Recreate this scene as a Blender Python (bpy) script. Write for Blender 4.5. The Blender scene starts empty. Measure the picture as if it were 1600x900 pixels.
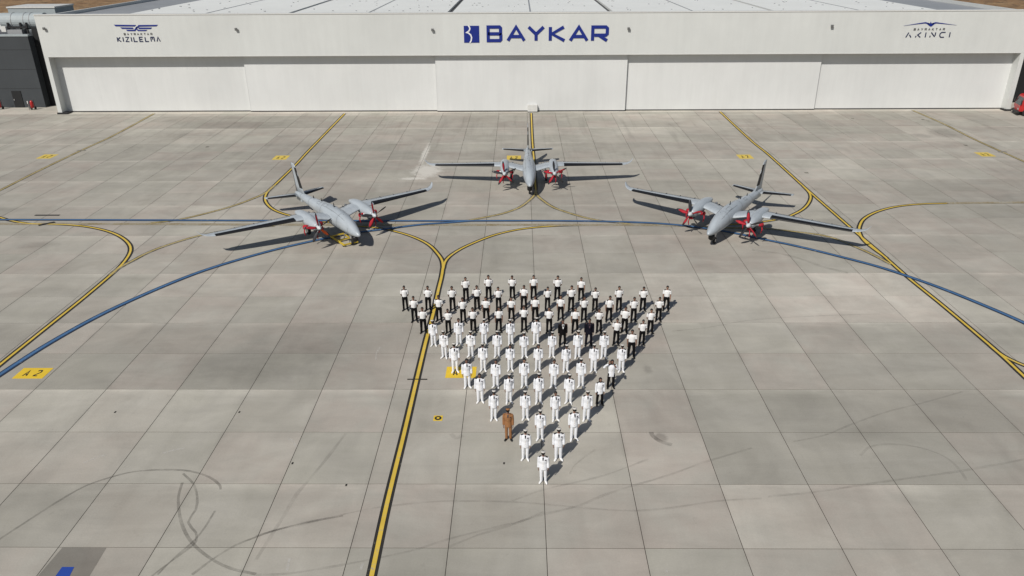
import bpy, bmesh, math, random
from mathutils import Vector, Matrix, noise
random.seed(11)
R = math.radians
scn = bpy.context.scene
col = scn.collection

# ---------------------------------------------------------------- camera
FPX, PITCH, YAW, ROLL, CH = 1183.6, 0.431042, 0.0111869, -0.0058836, 21.1266
def cam_axes():
    cp, sp = math.cos(PITCH), math.sin(PITCH)
    f, r, u = Vector((0, cp, -sp)), Vector((1, 0, 0)), Vector((0, sp, cp))
    c, s = math.cos(ROLL), math.sin(ROLL)
    r, u = c*r + s*u, c*u - s*r
    M = Matrix.Rotation(YAW, 3, 'Z')
    return M @ r, M @ u, M @ f
CR, CU, CF = cam_axes()
cd = bpy.data.cameras.new('camera'); cam = bpy.data.objects.new('camera', cd); col.objects.link(cam)
cd.sensor_fit = 'HORIZONTAL'; cd.sensor_width = 36; cd.lens = 36*FPX/1600
cd.clip_start = 0.5; cd.clip_end = 6000
m = Matrix((CR, CU, -CF)).transposed().to_4x4(); m.translation = Vector((0, 0, CH)); cam.matrix_world = m
scn.camera = cam

def pix(px, py, z=0.0):
    """pixel of the photograph -> point on the level plane z"""
    d = CF + CR*((px-800)/FPX) + CU*((450-py)/FPX)
    t = (z-CH)/d.z
    return Vector((d.x*t, d.y*t, z))
def pixY(px, py, Y):
    """pixel of the photograph -> point on the upright plane y = Y"""
    d = CF + CR*((px-800)/FPX) + CU*((450-py)/FPX)
    t = Y/d.y
    return Vector((d.x*t, Y, CH + d.z*t))
def toscreen(p):
    d = Vector(p)-Vector((0, 0, CH)); w = d.dot(CF)
    return 800+FPX*d.dot(CR)/w, 450-FPX*d.dot(CU)/w

# ---------------------------------------------------------------- sky, sun, exposure
SUN_AZ, SUN_EL = R(58.8), R(45)        # direction in which shadows fall, elevation
w = bpy.data.worlds.new('World'); scn.world = w; w.use_nodes = True
nt = w.node_tree; bg = nt.nodes['Background']
sky = nt.nodes.new('ShaderNodeTexSky'); sky.sky_type = 'NISHITA'; sky.sun_disc = False
sky.sun_elevation = SUN_EL; sky.sun_rotation = R(180) + math.pi/2 - SUN_AZ
nt.links.new(sky.outputs[0], bg.inputs[0]); bg.inputs[1].default_value = 0.05
sd = bpy.data.lights.new('sun', 'SUN'); sun = bpy.data.objects.new('sun', sd); col.objects.link(sun)
sd.energy = 4.0; sd.angle = R(0.53); sd.color = (1.0, 0.955, 0.885)
ld = Vector((math.cos(SUN_AZ)*math.cos(SUN_EL), math.sin(SUN_AZ)*math.cos(SUN_EL), -math.sin(SUN_EL)))
sun.rotation_euler = ld.to_track_quat('-Z', 'Y').to_euler()
sun.location = (-30, -40, 60)
scn.view_settings.view_transform = 'Standard'; scn.view_settings.look = 'None'
scn.view_settings.exposure = 0.0; scn.view_settings.gamma = 1
scn.view_settings.use_curve_mapping = False

# ---------------------------------------------------------------- helpers
def tag(o, label=None, cat=None, group=None, kind=None):
    if label: o['label'] = label
    if cat: o['category'] = cat
    if group: o['group'] = group
    if kind: o['kind'] = kind
    return o
def link(name, data, parent=None, mat=None, loc=None):
    o = bpy.data.objects.new(name, data); col.objects.link(o)
    if parent: o.parent = parent
    if mat and data:
        if not data.materials: data.materials.append(mat)
        elif data.materials[0] != mat:
            o.material_slots[0].link = 'OBJECT'; o.material_slots[0].material = mat
    if loc is not None: o.location = loc
    return o
def empty(name, loc=(0, 0, 0), rz=0):
    o = bpy.data.objects.new(name, None); col.objects.link(o); o.location = loc; o.rotation_euler.z = rz
    o.empty_display_size = 0.2
    return o
def mesh(verts, faces, smooth=False, name='mesh'):
    me = bpy.data.meshes.new(name); me.from_pydata([tuple(v) for v in verts], [], faces); me.update()
    bm = bmesh.new(); bm.from_mesh(me); bmesh.ops.recalc_face_normals(bm, faces=bm.faces); bm.to_mesh(me); bm.free()
    if smooth: me.shade_smooth()
    return me
class MB:
    def __init__(s): s.v = []; s.f = []
    def add(s, v, f):
        n = len(s.v); s.v += [Vector(a) for a in v]; s.f += [tuple(i+n for i in a) for a in f]; return s
    def box(s, x0, x1, y0, y1, z0, z1, M=None):
        v = [Vector((x, y, z)) for x in (x0, x1) for y in (y0, y1) for z in (z0, z1)]
        if M: v = [M @ a for a in v]
        return s.add(v, [(0, 1, 3, 2), (4, 6, 7, 5), (0, 4, 5, 1), (2, 3, 7, 6), (0, 2, 6, 4), (1, 5, 7, 3)])
    def tube(s, pts, rad, n=8, ry=None, ref=None, cap=True):
        """chain of elliptical rings through pts; rad = radius or list, ry = second radius list"""
        pts = [Vector(p) for p in pts]; k = len(pts)
        rad = rad if isinstance(rad, (list, tuple)) else [rad]*k
        ry = ry or rad
        base = len(s.v)
        for i, p in enumerate(pts):
            t = (pts[min(i+1, k-1)]-pts[max(i-1, 0)]).normalized()
            a = Vector(ref) if ref else (Vector((1, 0, 0)) if abs(t.x) < .8 else Vector((0, 1, 0)))
            a = (a-a.dot(t)*t).normalized(); b = t.cross(a)
            for j in range(n):
                q = 2*math.pi*j/n
                s.v.append(p + a*(rad[i]*math.cos(q)) + b*(ry[i]*math.sin(q)))
        for i in range(k-1):
            for j in range(n):
                a0 = base+i*n+j; a1 = base+i*n+(j+1) % n
                s.f.append((a0, a1, a1+n, a0+n))
        if cap:
            s.f.append(tuple(base+j for j in reversed(range(n))))
            s.f.append(tuple(base+(k-1)*n+j for j in range(n)))
        return s
    def ball(s, c, rx, ry, rz, n=10, m=7):
        c = Vector(c); base = len(s.v)
        s.v.append(c+Vector((0, 0, -rz)))
        for i in range(1, m):
            a = -math.pi/2+math.pi*i/m
            for j in range(n):
                q = 2*math.pi*j/n
                s.v.append(c+Vector((rx*math.cos(a)*math.cos(q), ry*math.cos(a)*math.sin(q), rz*math.sin(a))))
        s.v.append(c+Vector((0, 0, rz))); top = len(s.v)-1
        for j in range(n):
            s.f.append((base, base+1+(j+1) % n, base+1+j))
            s.f.append((top, top-n+j, top-n+(j+1) % n))
        for i in range(m-2):
            for j in range(n):
                a0 = base+1+i*n+j; a1 = base+1+i*n+(j+1) % n
                s.f.append((a0, a1, a1+n, a0+n))
        return s
    def mesh(s, smooth=False, bevel=0):
        me = mesh(s.v, s.f, smooth)
        if bevel:
            bm = bmesh.new(); bm.from_mesh(me)
            bmesh.ops.bevel(bm, geom=[e for e in bm.edges if e.calc_face_angle(0) > .5], offset=bevel, segments=1, affect='EDGES', clamp_overlap=True)
            bm.to_mesh(me); bm.free()
        return me
    def build(s, name, mat, parent=None, smooth=False, bevel=0):
        return link(name, s.mesh(smooth, bevel), parent, mat)

# node helpers
class NT:
    def __init__(s, name):
        s.m = bpy.data.materials.new(name); s.m.use_nodes = True; s.t = s.m.node_tree
        s.b = s.t.nodes['Principled BSDF']
    def n(s, typ, **kw):
        o = s.t.nodes.new(typ)
        for k, v in kw.items(): setattr(o, k, v)
        return o
    def put(s, inp, v):
        if hasattr(v, 'is_linked') or hasattr(v, 'links'): s.t.links.new(v, inp)
        else: inp.default_value = v
    def math(s, op, a, b=0.0, c=0.0, clamp=False):
        o = s.n('ShaderNodeMath', operation=op, use_clamp=clamp)
        s.put(o.inputs[0], a); s.put(o.inputs[1], b); s.put(o.inputs[2], c); return o.outputs[0]
    def vmath(s, op, a, b=(0, 0, 0)):
        o = s.n('ShaderNodeVectorMath', operation=op); s.put(o.inputs[0], a); s.put(o.inputs[1], b); return o.outputs[0]
    def noise(s, vec, scale, detail=4, rough=.55, dist=0.0):
        o = s.n('ShaderNodeTexNoise'); s.put(o.inputs['Vector'], vec); o.inputs['Scale'].default_value = scale
        o.inputs['Detail'].default_value = detail; o.inputs['Roughness'].default_value = rough
        o.inputs['Distortion'].default_value = dist; return o.outputs['Fac']
    def ramp(s, v, a, b, lo=0.0, hi=1.0):
        o = s.n('ShaderNodeMapRange'); s.put(o.inputs[0], v)
        o.inputs[1].default_value = a; o.inputs[2].default_value = b; o.inputs[3].default_value = lo; o.inputs[4].default_value = hi
        return o.outputs[0]
    def mix(s, fac, a, b, mode='MIX'):
        o = s.n('ShaderNodeMix', data_type='RGBA', blend_type=mode)
        s.put(o.inputs[0], fac)
        for i, v in ((6, a), (7, b)):
            if isinstance(v, (tuple, list)): v = tuple(v)+(1,) if len(v) == 3 else v
            s.put(o.inputs[i], v)
        return o.outputs[2]
    def scale(s, colr, f):
        o = s.n('ShaderNodeVectorMath', operation='SCALE'); s.put(o.inputs[0], colr); s.put(o.inputs['Scale'], f); return o.outputs[0]
    def pos(s): return s.n('ShaderNodeNewGeometry').outputs['Position']
    def obj(s): return s.n('ShaderNodeTexCoord').outputs['Object']
    def bump(s, h, strength=.3, dist=.01):
        o = s.n('ShaderNodeBump'); s.put(o.inputs['Height'], h); o.inputs['Strength'].default_value = strength; o.inputs['Distance'].default_value = dist
        s.t.links.new(o.outputs[0], s.b.inputs['Normal'])

def simple(name, c, rough=.6, metal=0.0, var=.08, scale=3.0, world=False, spec=.4):
    """plain surface with slight mottling"""
    k = NT(name); v = k.pos() if world else k.obj()
    n1 = k.noise(v, scale, 5, .6)
    f = k.ramp(n1, .25, .75, 1-var, 1+var)
    k.t.links.new(k.scale(c, f), k.b.inputs['Base Color'])
    k.b.inputs['Roughness'].default_value = rough; k.b.inputs['Metallic'].default_value = metal
    k.b.inputs['Specular IOR Level'].default_value = spec
    return k.m

# ---------------------------------------------------------------- materials
SLAB = 3.75; OX, OY = -28.992, 22.147      # joint grid of the apron
def concrete(name, tint=1.0, joints=True):
    k = NT(name); p = k.pos()
    sep = k.n('ShaderNodeSeparateXYZ'); k.put(sep.inputs[0], p); X, Y = sep.outputs[0], sep.outputs[1]
    gx = k.math('FLOOR', k.math('DIVIDE', k.math('SUBTRACT', X, OX), SLAB))
    gy = k.math('FLOOR', k.math('DIVIDE', k.math('SUBTRACT', Y, OY), SLAB))
    ly = k.math('FLOOR', k.math('DIVIDE', k.math('SUBTRACT', Y, OY+SLAB), 2*SLAB))
    def wn(a, b):
        c = k.n('ShaderNodeCombineXYZ'); k.put(c.inputs[0], a); k.put(c.inputs[1], b)
        o = k.n('ShaderNodeTexWhiteNoise', noise_dimensions='2D'); k.put(o.inputs['Vector'], c.outputs[0]); return o.outputs['Value']
    r1 = wn(gx, gy); r2 = wn(k.math('ADD', gx, 57.3), k.math('ADD', gy, 31.7))
    lane = wn(k.math('FLOOR', k.math('DIVIDE', gx, 5.0)), ly)
    big = k.noise(p, .055, 3, .5); mid = k.noise(p, .35, 5, .6, .4)
    def shifted(sc, rv, amt):
        cc = k.n('ShaderNodeCombineXYZ'); k.put(cc.inputs[2], k.math('MULTIPLY', rv, amt)); k.put(cc.inputs[0], k.math('MULTIPLY', rv, amt*1.7))
        return k.vmath('ADD', k.vmath('MULTIPLY', p, sc), cc.outputs[0])
    streak = k.noise(shifted((.22, .9, 0), lane, 40.0), .8, 5, .65, .8)
    streak2 = k.noise(shifted((1.3, .35, 0), r1, 60.0), .5, 4, .6, .8)
    cloud = k.noise(shifted((1, 1, 0), lane, 25.0), .28, 4, .55, 1.0)
    fine = k.noise(p, 14, 4, .7); blot = k.noise(p, 1.6, 6, .7, .8)
    c = k.mix(k.ramp(r2, .15, .85), (.370, .354, .306), (.380, .342, .300))
    c = k.mix(k.ramp(mid, .35, .7), c, (.354, .338, .298))
    f = k.ramp(r1, 0, 1, .93, 1.06)
    f = k.math('MULTIPLY', f, k.ramp(lane, 0, 1, .94, 1.07))
    f = k.math('MULTIPLY', f, k.ramp(cloud, .34, .66, .92, 1.075))
    f = k.math('MULTIPLY', f, k.ramp(big, .3, .7, .88, 1.12))
    f = k.math('MULTIPLY', f, k.ramp(streak, .3, .7, .93, 1.07))
    f = k.math('MULTIPLY', f, k.ramp(streak2, .25, .75, .96, 1.04))
    f = k.math('MULTIPLY', f, k.ramp(mid, .25, .75, .93, 1.06))
    f = k.math('MULTIPLY', f, k.ramp(fine, .25, .75, .94, 1.06))
    f = k.math('MULTIPLY', f, k.ramp(blot, .62, .8, 1.0, .86))
    # pale laitance just this side of every second cross joint, dark grime along joints
    e = k.math('FRACT', k.math('DIVIDE', k.math('SUBTRACT', Y, OY+SLAB), 2*SLAB))
    e = k.math('MULTIPLY', k.math('SUBTRACT', 1.0, e), 2*SLAB)
    lai = k.math('MULTIPLY', k.ramp(e, .75, .0), k.ramp(k.noise(k.vmath('MULTIPLY', p, (.25, 1.2, 1)), .8, 5, .7), .36, .62))
    f = k.math('MULTIPLY', f, k.ramp(lai, 0, 1, 1.0, 1.26))
    dx = k.math('FRACT', k.math('DIVIDE', k.math('SUBTRACT', X, OX), SLAB)); dx = k.math('MINIMUM', dx, k.math('SUBTRACT', 1.0, dx))
    gr = k.math('MULTIPLY', k.ramp(dx, .05, .0), k.ramp(k.noise(p, .5, 4), .45, .7))
    f = k.math('MULTIPLY', f, k.ramp(gr, 0, 1, 1.0, .86))
    # dried white spill and a few dark oil patches, at their places on the apron
    def blob(px, py, rx, ry, a, b, val):
        nonlocal f
        q = pix(px, py)
        d = k.vmath('MULTIPLY', k.vmath('SUBTRACT', p, (q.x, q.y, 0)), (1/rx, 1/ry, 1))
        l = k.n('ShaderNodeVectorMath', operation='LENGTH'); k.put(l.inputs[0], d)
        dd = k.math('ADD', l.outputs['Value'], k.ramp(blot, .2, .8, -.45, .45))
        f = k.math('MULTIPLY', f, k.ramp(dd, a, b, val, 1.0))
    if joints:
        blob(1480, 208, 2.2, 2.6, .5, 1.1, .74); blob(1440, 212, 1.2, 1.2, .4, 1.1, .8); blob(300, 212, 5, 2.2, .4, 1.3, .86)
        blob(1012, 577, .25, .5, .5, 1.2, .78); blob(1033, 684, .35, .35, .6, 1.1, .72); blob(105, 873, .35, .5, .5, 1.2, .7)
        blob(340, 560, 5, 2.6, .4, 1.4, .9); blob(1480, 530, 4.5, 2.0, .4, 1.4, .88); blob(1270, 450, 8, 3.0, .5, 1.4, 1.1)
        blob(60, 383, 1.6, .8, .4, 1.2, .8); blob(350, 195, 6, 2, .4, 1.3, .88); blob(1000, 205, 4.5, 2, .4, 1.3, 1.12)
        blob(820, 480, 9, 3.6, .6, 1.5, 1.08); blob(100, 640, 5, 2.4, .5, 1.4, 1.08); blob(480, 560, 5, 2.5, .5, 1.4, .93)
    if joints:
        # whole pours of paler or darker concrete: (joint row from, to, x from, to, factor)
        for j0, j1, xa, xb, val in ((5, 7, 7, 27, 1.13), (5, 7, -14, 9, 1.03), (3, 5, -24, -2, .92), (1, 3, -30, -8, 1.05), (3, 5, 18, 30, 1.04), (7, 9, -10, 40, .96), (1, 3, 16, 40, 1.04),
                                    (19, 21, -34, -18, .86), (17, 19, 8, 20, 1.10), (19, 21, 34, 52, .90), (15, 17, -30, -12, .93), (13, 15, 22, 46, 1.06), (9, 11, 24, 44, .94)):
            my = k.math('MULTIPLY', k.math('GREATER_THAN', Y, OY+j0*SLAB), k.math('LESS_THAN', Y, OY+j1*SLAB))
            xw = k.math('ADD', X, k.ramp(mid, .2, .8, -2.5, 2.5))
            mk = k.math('MULTIPLY', my, k.math('MULTIPLY', k.ramp(xw, xa-2, xa+2), k.ramp(xw, xb+2, xb-2)))
            f = k.math('MULTIPLY', f, k.ramp(mk, 0, 1, 1.0, val))
        # tyre-polished grime dragged towards the hangar doors
        gs = k.noise(k.vmath('MULTIPLY', p, (.9, .07, 0)), 1.0, 5, .7, .4)
        f = k.math('MULTIPLY', f, k.ramp(k.math('MULTIPLY', k.ramp(gs, .52, .7), k.ramp(Y, 60, 95, .25, 1.0)), 0, 1, 1.0, .84))
        speck = k.noise(p, 5.0, 2, .5)
        f = k.math('MULTIPLY', f, k.ramp(speck, .74, .80, 1.0, .80))
    f = k.math('MULTIPLY', f, tint)
    outc = k.scale(c, f)
    if joints:
        for px, py, rx, ry in ((667, 267, 1.5, 2.6), (664, 240, .35, 4.5), (645, 279, 1.5, .5)):
            q = pix(px, py); d = k.vmath('MULTIPLY', k.vmath('SUBTRACT', p, (q.x, q.y, 0)), (1/rx, 1/ry, 1))
            l = k.n('ShaderNodeVectorMath', operation='LENGTH'); k.put(l.inputs[0], d)
            dd = k.math('ADD', l.outputs['Value'], k.ramp(blot, .25, .75, -.5, .5))
            outc = k.mix(k.ramp(dd, 1.15, .55, 0.0, .8), outc, (.60, .58, .53))
    k.t.links.new(outc, k.b.inputs['Base Color'])
    k.b.inputs['Roughness'].default_value = .9; k.b.inputs['Specular IOR Level'].default_value = .25
    k.bump(k.math('ADD', fine, k.math('MULTIPLY', mid, 2.0)), .25, .01)
    return k.m
def paint(name, c, wear=.5, dirt=.75, base=(.33, .315, .27)):
    k = NT(name); p = k.pos()
    n1 = k.noise(p, 6, 6, .7); n2 = k.noise(p, .6, 4, .6)
    a = k.scale(c, k.ramp(n2, .25, .75, dirt, 1.1))
    k.t.links.new(k.mix(k.ramp(k.math('ADD', n1, k.math('MULTIPLY', n2, .5)), 1.02-wear*.55, 1.2-wear*.45), a, base), k.b.inputs['Base Color'])
    k.b.inputs['Roughness'].default_value = .75
    return k.m
def mark_mat(name, c, lo, hi, scale=1.2):
    """thin worn film on the concrete (rubber, dust): partly see-through"""
    k = NT(name); p = k.pos(); n = k.noise(p, scale, 6, .7)
    k.b.inputs['Base Color'].default_value = (*c, 1); k.b.inputs['Roughness'].default_value = .85
    k.t.links.new(k.ramp(n, .3, .72, lo, hi), k.b.inputs['Alpha'])
    return k.m
M = {}
M['concrete'] = concrete('apron_concrete')
M['pale_concrete'] = concrete('threshold_concrete', 1.28, False)
M['dark_concrete'] = concrete('patched_concrete', .60, False)
M['joint'] = simple('joint_sealant', (.06, .053, .044), .95, world=True, spec=.1)
M['yellow'] = paint('yellow_paint', (.64, .45, .06), .38, .82)
M['yellow_faded'] = paint('faded_yellow_paint', (.46, .355, .12), .45, .8)
M['yellow_tan'] = paint('rubbed_yellow_paint', (.27, .215, .12), .65, .8)
M['black'] = paint('black_paint', (.022, .02, .018), .22, .8)
M['black_faded'] = paint('faded_black_paint', (.09, .08, .06), .6, .8)
M['blue'] = paint('blue_paint', (.055, .14, .285), .3, .85)
M['navy'] = paint('dark_blue_paint', (.016, .036, .085), .3, .8)
M['signyellow'] = paint('sign_yellow_paint', (.70, .48, .03), .2, .9)
M['signfar'] = paint('worn_sign_yellow_paint', (.62, .46, .08), .35, .9)
M['rubber_mark'] = mark_mat('rubber_mark', (.08, .072, .063), .05, .38)
M['rubber_faint'] = mark_mat('faint_rubber_mark', (.10, .09, .08), .0, .19)
M['chalk_mark'] = mark_mat('scrape_mark', (.62, .6, .56), .0, .75, 5)
k = NT('dry_grass'); p = k.pos()
c = k.mix(k.ramp(k.noise(p, .10, 6, .75, 1.0), .38, .62), (.20, .105, .042), (.31, .20, .10))
c = k.mix(k.ramp(k.noise(p, .3, 6, .8, .5), .48, .62), c, (.075, .05, .026)); k.t.links.new(c, k.b.inputs['Base Color']); k.b.inputs['Roughness'].default_value = 1
M['grass'] = k.m
def panel_white(name, c, var=.05):
    k = NT(name); p = k.pos()
    n1 = k.noise(p, .12, 4, .6); n2 = k.noise(k.vmath('MULTIPLY', p, (1.5, 1.5, .15)), .8, 5, .7)
    f = k.math('MULTIPLY', k.ramp(n1, .3, .7, 1-var, 1+var), k.ramp(n2, .35, .8, 1.0, 1-var*1.3))
    k.t.links.new(k.scale(c, f), k.b.inputs['Base Color']); k.b.inputs['Roughness'].default_value = .45
    return k.m
M['fascia'] = panel_white('fascia_panel', (.60, .615, .60))
M['door'] = panel_white('door_panel', (.635, .645, .64))
M['roofwhite'] = panel_white('white_roof_membrane', (.80, .81, .78), .04)
M['roofgrey'] = panel_white('grey_roof_sheet', (.30, .31, .32), .1)
M['trim'] = simple('white_trim', (.62, .62, .60), .4, world=True)
M['soffit'] = simple('soffit_grey', (.40, .40, .38), .6, world=True)
M['gutter'] = simple('dark_gutter', (.06, .06, .06), .7, world=True)
M['annex'] = panel_white('charcoal_cladding', (.050, .057, .064), .1)
M['annexdark'] = simple('black_cladding_and_gap_shade', (.012, .013, .014), .6, world=True)  # black cladding; on the recessed gap wall its black is painted shade
M['duct'] = simple('galvanised_duct', (.33, .37, .385), .6, .0, world=True)
M['blackmetal'] = simple('black_metal', (.02, .02, .022), .5)
M['lamp'] = simple('lamp_housing', (.13, .13, .13), .5)
M['logo'] = simple('logo_blue', (.008, .022, .20), .45, var=.04)
M['logodark'] = simple('logo_navy', (.02, .028, .075), .45, var=.04)
M['logowhite'] = simple('logo_white', (.75, .75, .75), .45, var=.03)
def skin_of_aircraft():
    k = NT('aircraft_grey'); p = k.obj()
    n = k.noise(p, .7, 5, .6); n2 = k.noise(k.vmath('MULTIPLY', p, (.6, 4, 2)), 1.2, 5, .7)
    f = k.math('MULTIPLY', k.ramp(n, .3, .7, .95, 1.05), k.ramp(n2, .45, .75, 1.0, .82))
    k.t.links.new(k.scale((.385, .425, .46), f), k.b.inputs['Base Color']); k.b.inputs['Roughness'].default_value = .34
    return k.m
M['aircraft'] = skin_of_aircraft()
M['aircraft_light'] = simple('aircraft_pale_grey', (.52, .55, .57), .4)
M['boot'] = simple('deicing_rubber', (.010, .010, .011), .45)
M['red'] = simple('red_canvas', (.36, .016, .028), .85, var=.3, scale=6)
M['orange'] = simple('orange_canvas', (.62, .10, .02), .8, var=.15, scale=6)
M['blade'] = simple('propeller_blade', (.035, .035, .04), .4)
M['metal'] = simple('bright_metal', (.55, .55, .55), .35, .7)
M['tyre'] = simple('tyre_rubber', (.02, .02, .02), .85)
M['panelline'] = simple('panel_line', (.07, .075, .08), .6)
M['stencil'] = simple('stencil_black', (.03, .03, .035), .6)
M['frameyellow'] = simple('yellow_steel', (.55, .40, .04), .5)
M['truckred'] = simple('red_truck_paint', (.42, .022, .022), .3, var=.1)
M['glass'] = simple('dark_glass', (.03, .04, .045), .08)
M['skin'] = simple('skin', (.25, .135, .09), .55, var=.06, scale=20)
M['skin_b'] = simple('tan_skin', (.18, .09, .06), .55, var=.06, scale=20)
M['capcloth'] = simple('cap_cloth', (.55, .53, .50), .85)
M['hair'] = simple('dark_hair', (.012, .010, .009), .6)
M['whitecloth'] = simple('white_uniform_cloth', (.745, .76, .795), .85, var=.06, scale=9, spec=.15)
M['shirtcloth'] = simple('white_shirt_cloth', (.76, .76, .76), .85, var=.05, scale=9, spec=.15)
M['blackcloth'] = simple('black_cloth', (.008, .0075, .008), .95, var=.2, scale=9, spec=.05)
M['navycloth'] = simple('navy_cloth', (.009, .009, .015), .95, var=.2, scale=9, spec=.05)
M['browncloth'] = simple('brown_uniform_cloth', (.27, .125, .05), .85, var=.08, scale=9)
M['blackshoe'] = simple('black_leather', (.012, .012, .012), .35)
M['whiteshoe'] = simple('white_leather', (.75, .75, .75), .4)
M['gold'] = simple('gold_braid', (.55, .36, .08), .4, .5)
M['ribbon'] = simple('ribbon_bar', (.06, .035, .05), .7, var=.5, scale=60)
M['scarf'] = simple('black_scarf', (.012, .011, .012), .9)
M['lips'] = simple('lips', (.22, .08, .06), .5)

# ---------------------------------------------------------------- ground and apron
g = link('ground', mesh([(-3000, -800, -.12), (3000, -800, -.12), (3000, 5000, -.12), (-3000, 5000, -.12)], [(0, 1, 2, 3)]), None, M['grass'])
tag(g, kind='structure')
AX0, AX1, AY0, AY1 = OX-14*SLAB, OX+29*SLAB, OY-6*SLAB, 102.2
apron = link('apron', mesh([(AX0, AY0, -.009), (AX1, AY0, -.009), (AX1, 130, -.009), (AX0, 130, -.009)], [(0, 1, 2, 3)]), None, M['joint'])
tag(apron, kind='structure')
J = .026; JY = .024
def slab_mb(mb, x0, x1, y0, y1, z=0.0, dep=.045):
    b = .003
    v = [(x0, y0, z-dep), (x1, y0, z-dep), (x1, y1, z-dep), (x0, y1, z-dep), (x0, y0, z-b), (x1, y0, z-b), (x1, y1, z-b), (x0, y1, z-b),
         (x0+b, y0+b, z), (x1-b, y0+b, z), (x1-b, y1-b, z), (x0+b, y1-b, z)]
    f = [(8, 9, 10, 11)]
    for i in range(4):
        j = (i+1) % 4; f += [(i, j, j+4, i+4), (i+4, j+4, j+8, i+8)]
    return mb.add(v, f)
h = SLAB/2-J/2; hy = SLAB/2-JY/2
slab_me = slab_mb(MB(), -h, h, -hy, hy).mesh()
cells = []
for i in range(-14, 29):
    for j in range(-6, 22):
        y0 = OY+j*SLAB; y1 = y0+SLAB
        if y0 > 102: continue
        cx, cy = OX+(i+.5)*SLAB, y0+SLAB/2
        full = y1 <= 102.3
        area = 0
        if cy > 12:
            q = [toscreen((cx+a*h, cy+b*h, 0)) for a, b in ((-1, -1), (1, -1), (1, 1), (-1, 1))]
            q = [(min(max(a, 0), 1600), min(max(b, 0), 900)) for a, b in q]
            area = abs(sum(q[n][0]*q[(n+1) % 4][1]-q[(n+1) % 4][0]*q[n][1] for n in range(4)))/2
        cells.append((area if full else 0, cx, cy, y0, min(y1, 102.3)))
cells.sort(reverse=True)
rest = MB()
for n, (a, cx, cy, y0, y1) in enumerate(cells):
    if n < 300 and a > 40:
        link('slab', slab_me, apron, M['concrete'], (cx, cy, random.uniform(-.0015, .0)))
    else:
        slab_mb(rest, cx-h, cx+h, y0+JY/2, y1-JY/2)
tag(rest.build('slab_field', M['concrete'], apron), kind='stuff')
mb = MB(); slab_mb(mb, AX0, AX1, 102.34, 129, .0)
o = mb.build('threshold_strip', M['pale_concrete'], apron)
# darker patched square at the lower left, with its blue mark
q0, q1, q2, q3 = pix(98, 855), pix(167, 855), pix(137, 905), pix(55, 905)
mb = MB(); mb.add([q0+Vector((0, 0, .003)), q1+Vector((0, 0, .003)), q2+Vector((0, 0, .003)), q3+Vector((0, 0, .003))], [(0, 1, 2, 3)])
mb.build('patched_square', M['dark_concrete'], apron)

# painted lines ---------------------------------------------------
def smooth_path(pts, step=.45):
    out = []
    for i in range(len(pts)-1):
        p0 = pts[max(i-1, 0)]; p1, p2 = pts[i], pts[i+1]; p3 = pts[min(i+2, len(pts)-1)]
        L = (p2-p1).length; n = max(2, int(L/step))
        # centripetal-ish Catmull-Rom with limited tangents
        t1 = (p2-p0).normalized()*L if i else (p2-p1); t2 = (p3-p1).normalized()*L if i+2 < len(pts) else (p2-p1)
        for s in range(n):
            t = s/n; a = 2*t**3-3*t*t+1; b = t**3-2*t*t+t; c = -2*t**3+3*t*t; d = t**3-t*t
            out.append(p1*a+t1*b+p2*c+t2*d)
    out.append(pts[-1]); return out
def ribbon(name, path, width, z, mat, parent, wob=0.0):
    mb = MB(); n = len(path); v = []
    for i, p in enumerate(path):
        t = path[min(i+1, n-1)]-path[max(i-1, 0)]; t = Vector((t.x, t.y, 0)).normalized(); s = Vector((-t.y, t.x, 0))
        wd = width*(1+wob*noise.noise(Vector((p.x*.8, p.y*.8, 3))))
        v += [Vector((p.x, p.y, z))+s*wd/2, Vector((p.x, p.y, z))-s*wd/2]
    mb.add(v, [(2*i, 2*i+1, 2*i+3, 2*i+2) for i in range(n-1)])
    return mb.build(name, mat, parent)
LN = [0]
def yellow_line(pts, kind='fresh', wd=.42, wy=.155):
    path = smooth_path([pix(*p) for p in pts]); i = LN[0]; LN[0] += 1
    mats = {'fresh': ('yellow', 'black'), 'faded': ('yellow_faded', 'black_faded'), 'tan': ('yellow_tan', None)}[kind]
    o = ribbon('yellow_line', path, wy if kind != 'tan' else .5, .013+i*.0004, M[mats[0]], apron)
    if mats[1]: ribbon('black_border', path, wd, .004+i*.0004, M[mats[1]], o)
    return o
def blue_line(pts, wd=.38):
    path = smooth_path([pix(*p) for p in pts]); i = LN[0]; LN[0] += 1
    o = ribbon('blue_line', path, wd*.5, .030+i*.0004, M['blue'], apron)
    ribbon('dark_border', path, wd, .022+i*.0004, M['navy'], o)
yellow_line([(562, 985), (580.5, 900), (604, 790), (632, 675), (646, 615), (665, 535), (677.5, 487.5), (685, 452.5), (690, 432), (692.5, 416)], wd=.42, wy=.175)
yellow_line([(692.5, 420), (691, 408), (686, 399), (670, 382.5), (645, 370), (615, 361), (592, 356.5), (545, 352.5), (480, 351)])
yellow_line([(692.5, 420), (695, 410), (702, 401), (720, 389), (745, 377.5), (772, 367.5), (800, 360.5), (830, 356), (870, 353), (920, 351.5)])
yellow_line([(-40, 350), (200, 350), (400, 351), (660, 351.5), (880, 351.5), (1000, 351.5), (1060, 352.5)], 'tan')
yellow_line([(1060, 352.5), (1130, 356), (1192, 357), (1250, 363), (1295, 370), (1342, 388), (1370, 401), (1392, 413)], 'faded')
yellow_line([(1125, 174.5), (1175, 221), (1200, 241), (1262.5, 297.5), (1335, 361), (1375, 395), (1417.5, 432.5), (1475, 479), (1560, 551), (1600, 588), (1650, 634)])
yellow_line([(1545, 538), (1560, 551), (1575, 560), (1600, 571), (1640, 584)])
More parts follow.
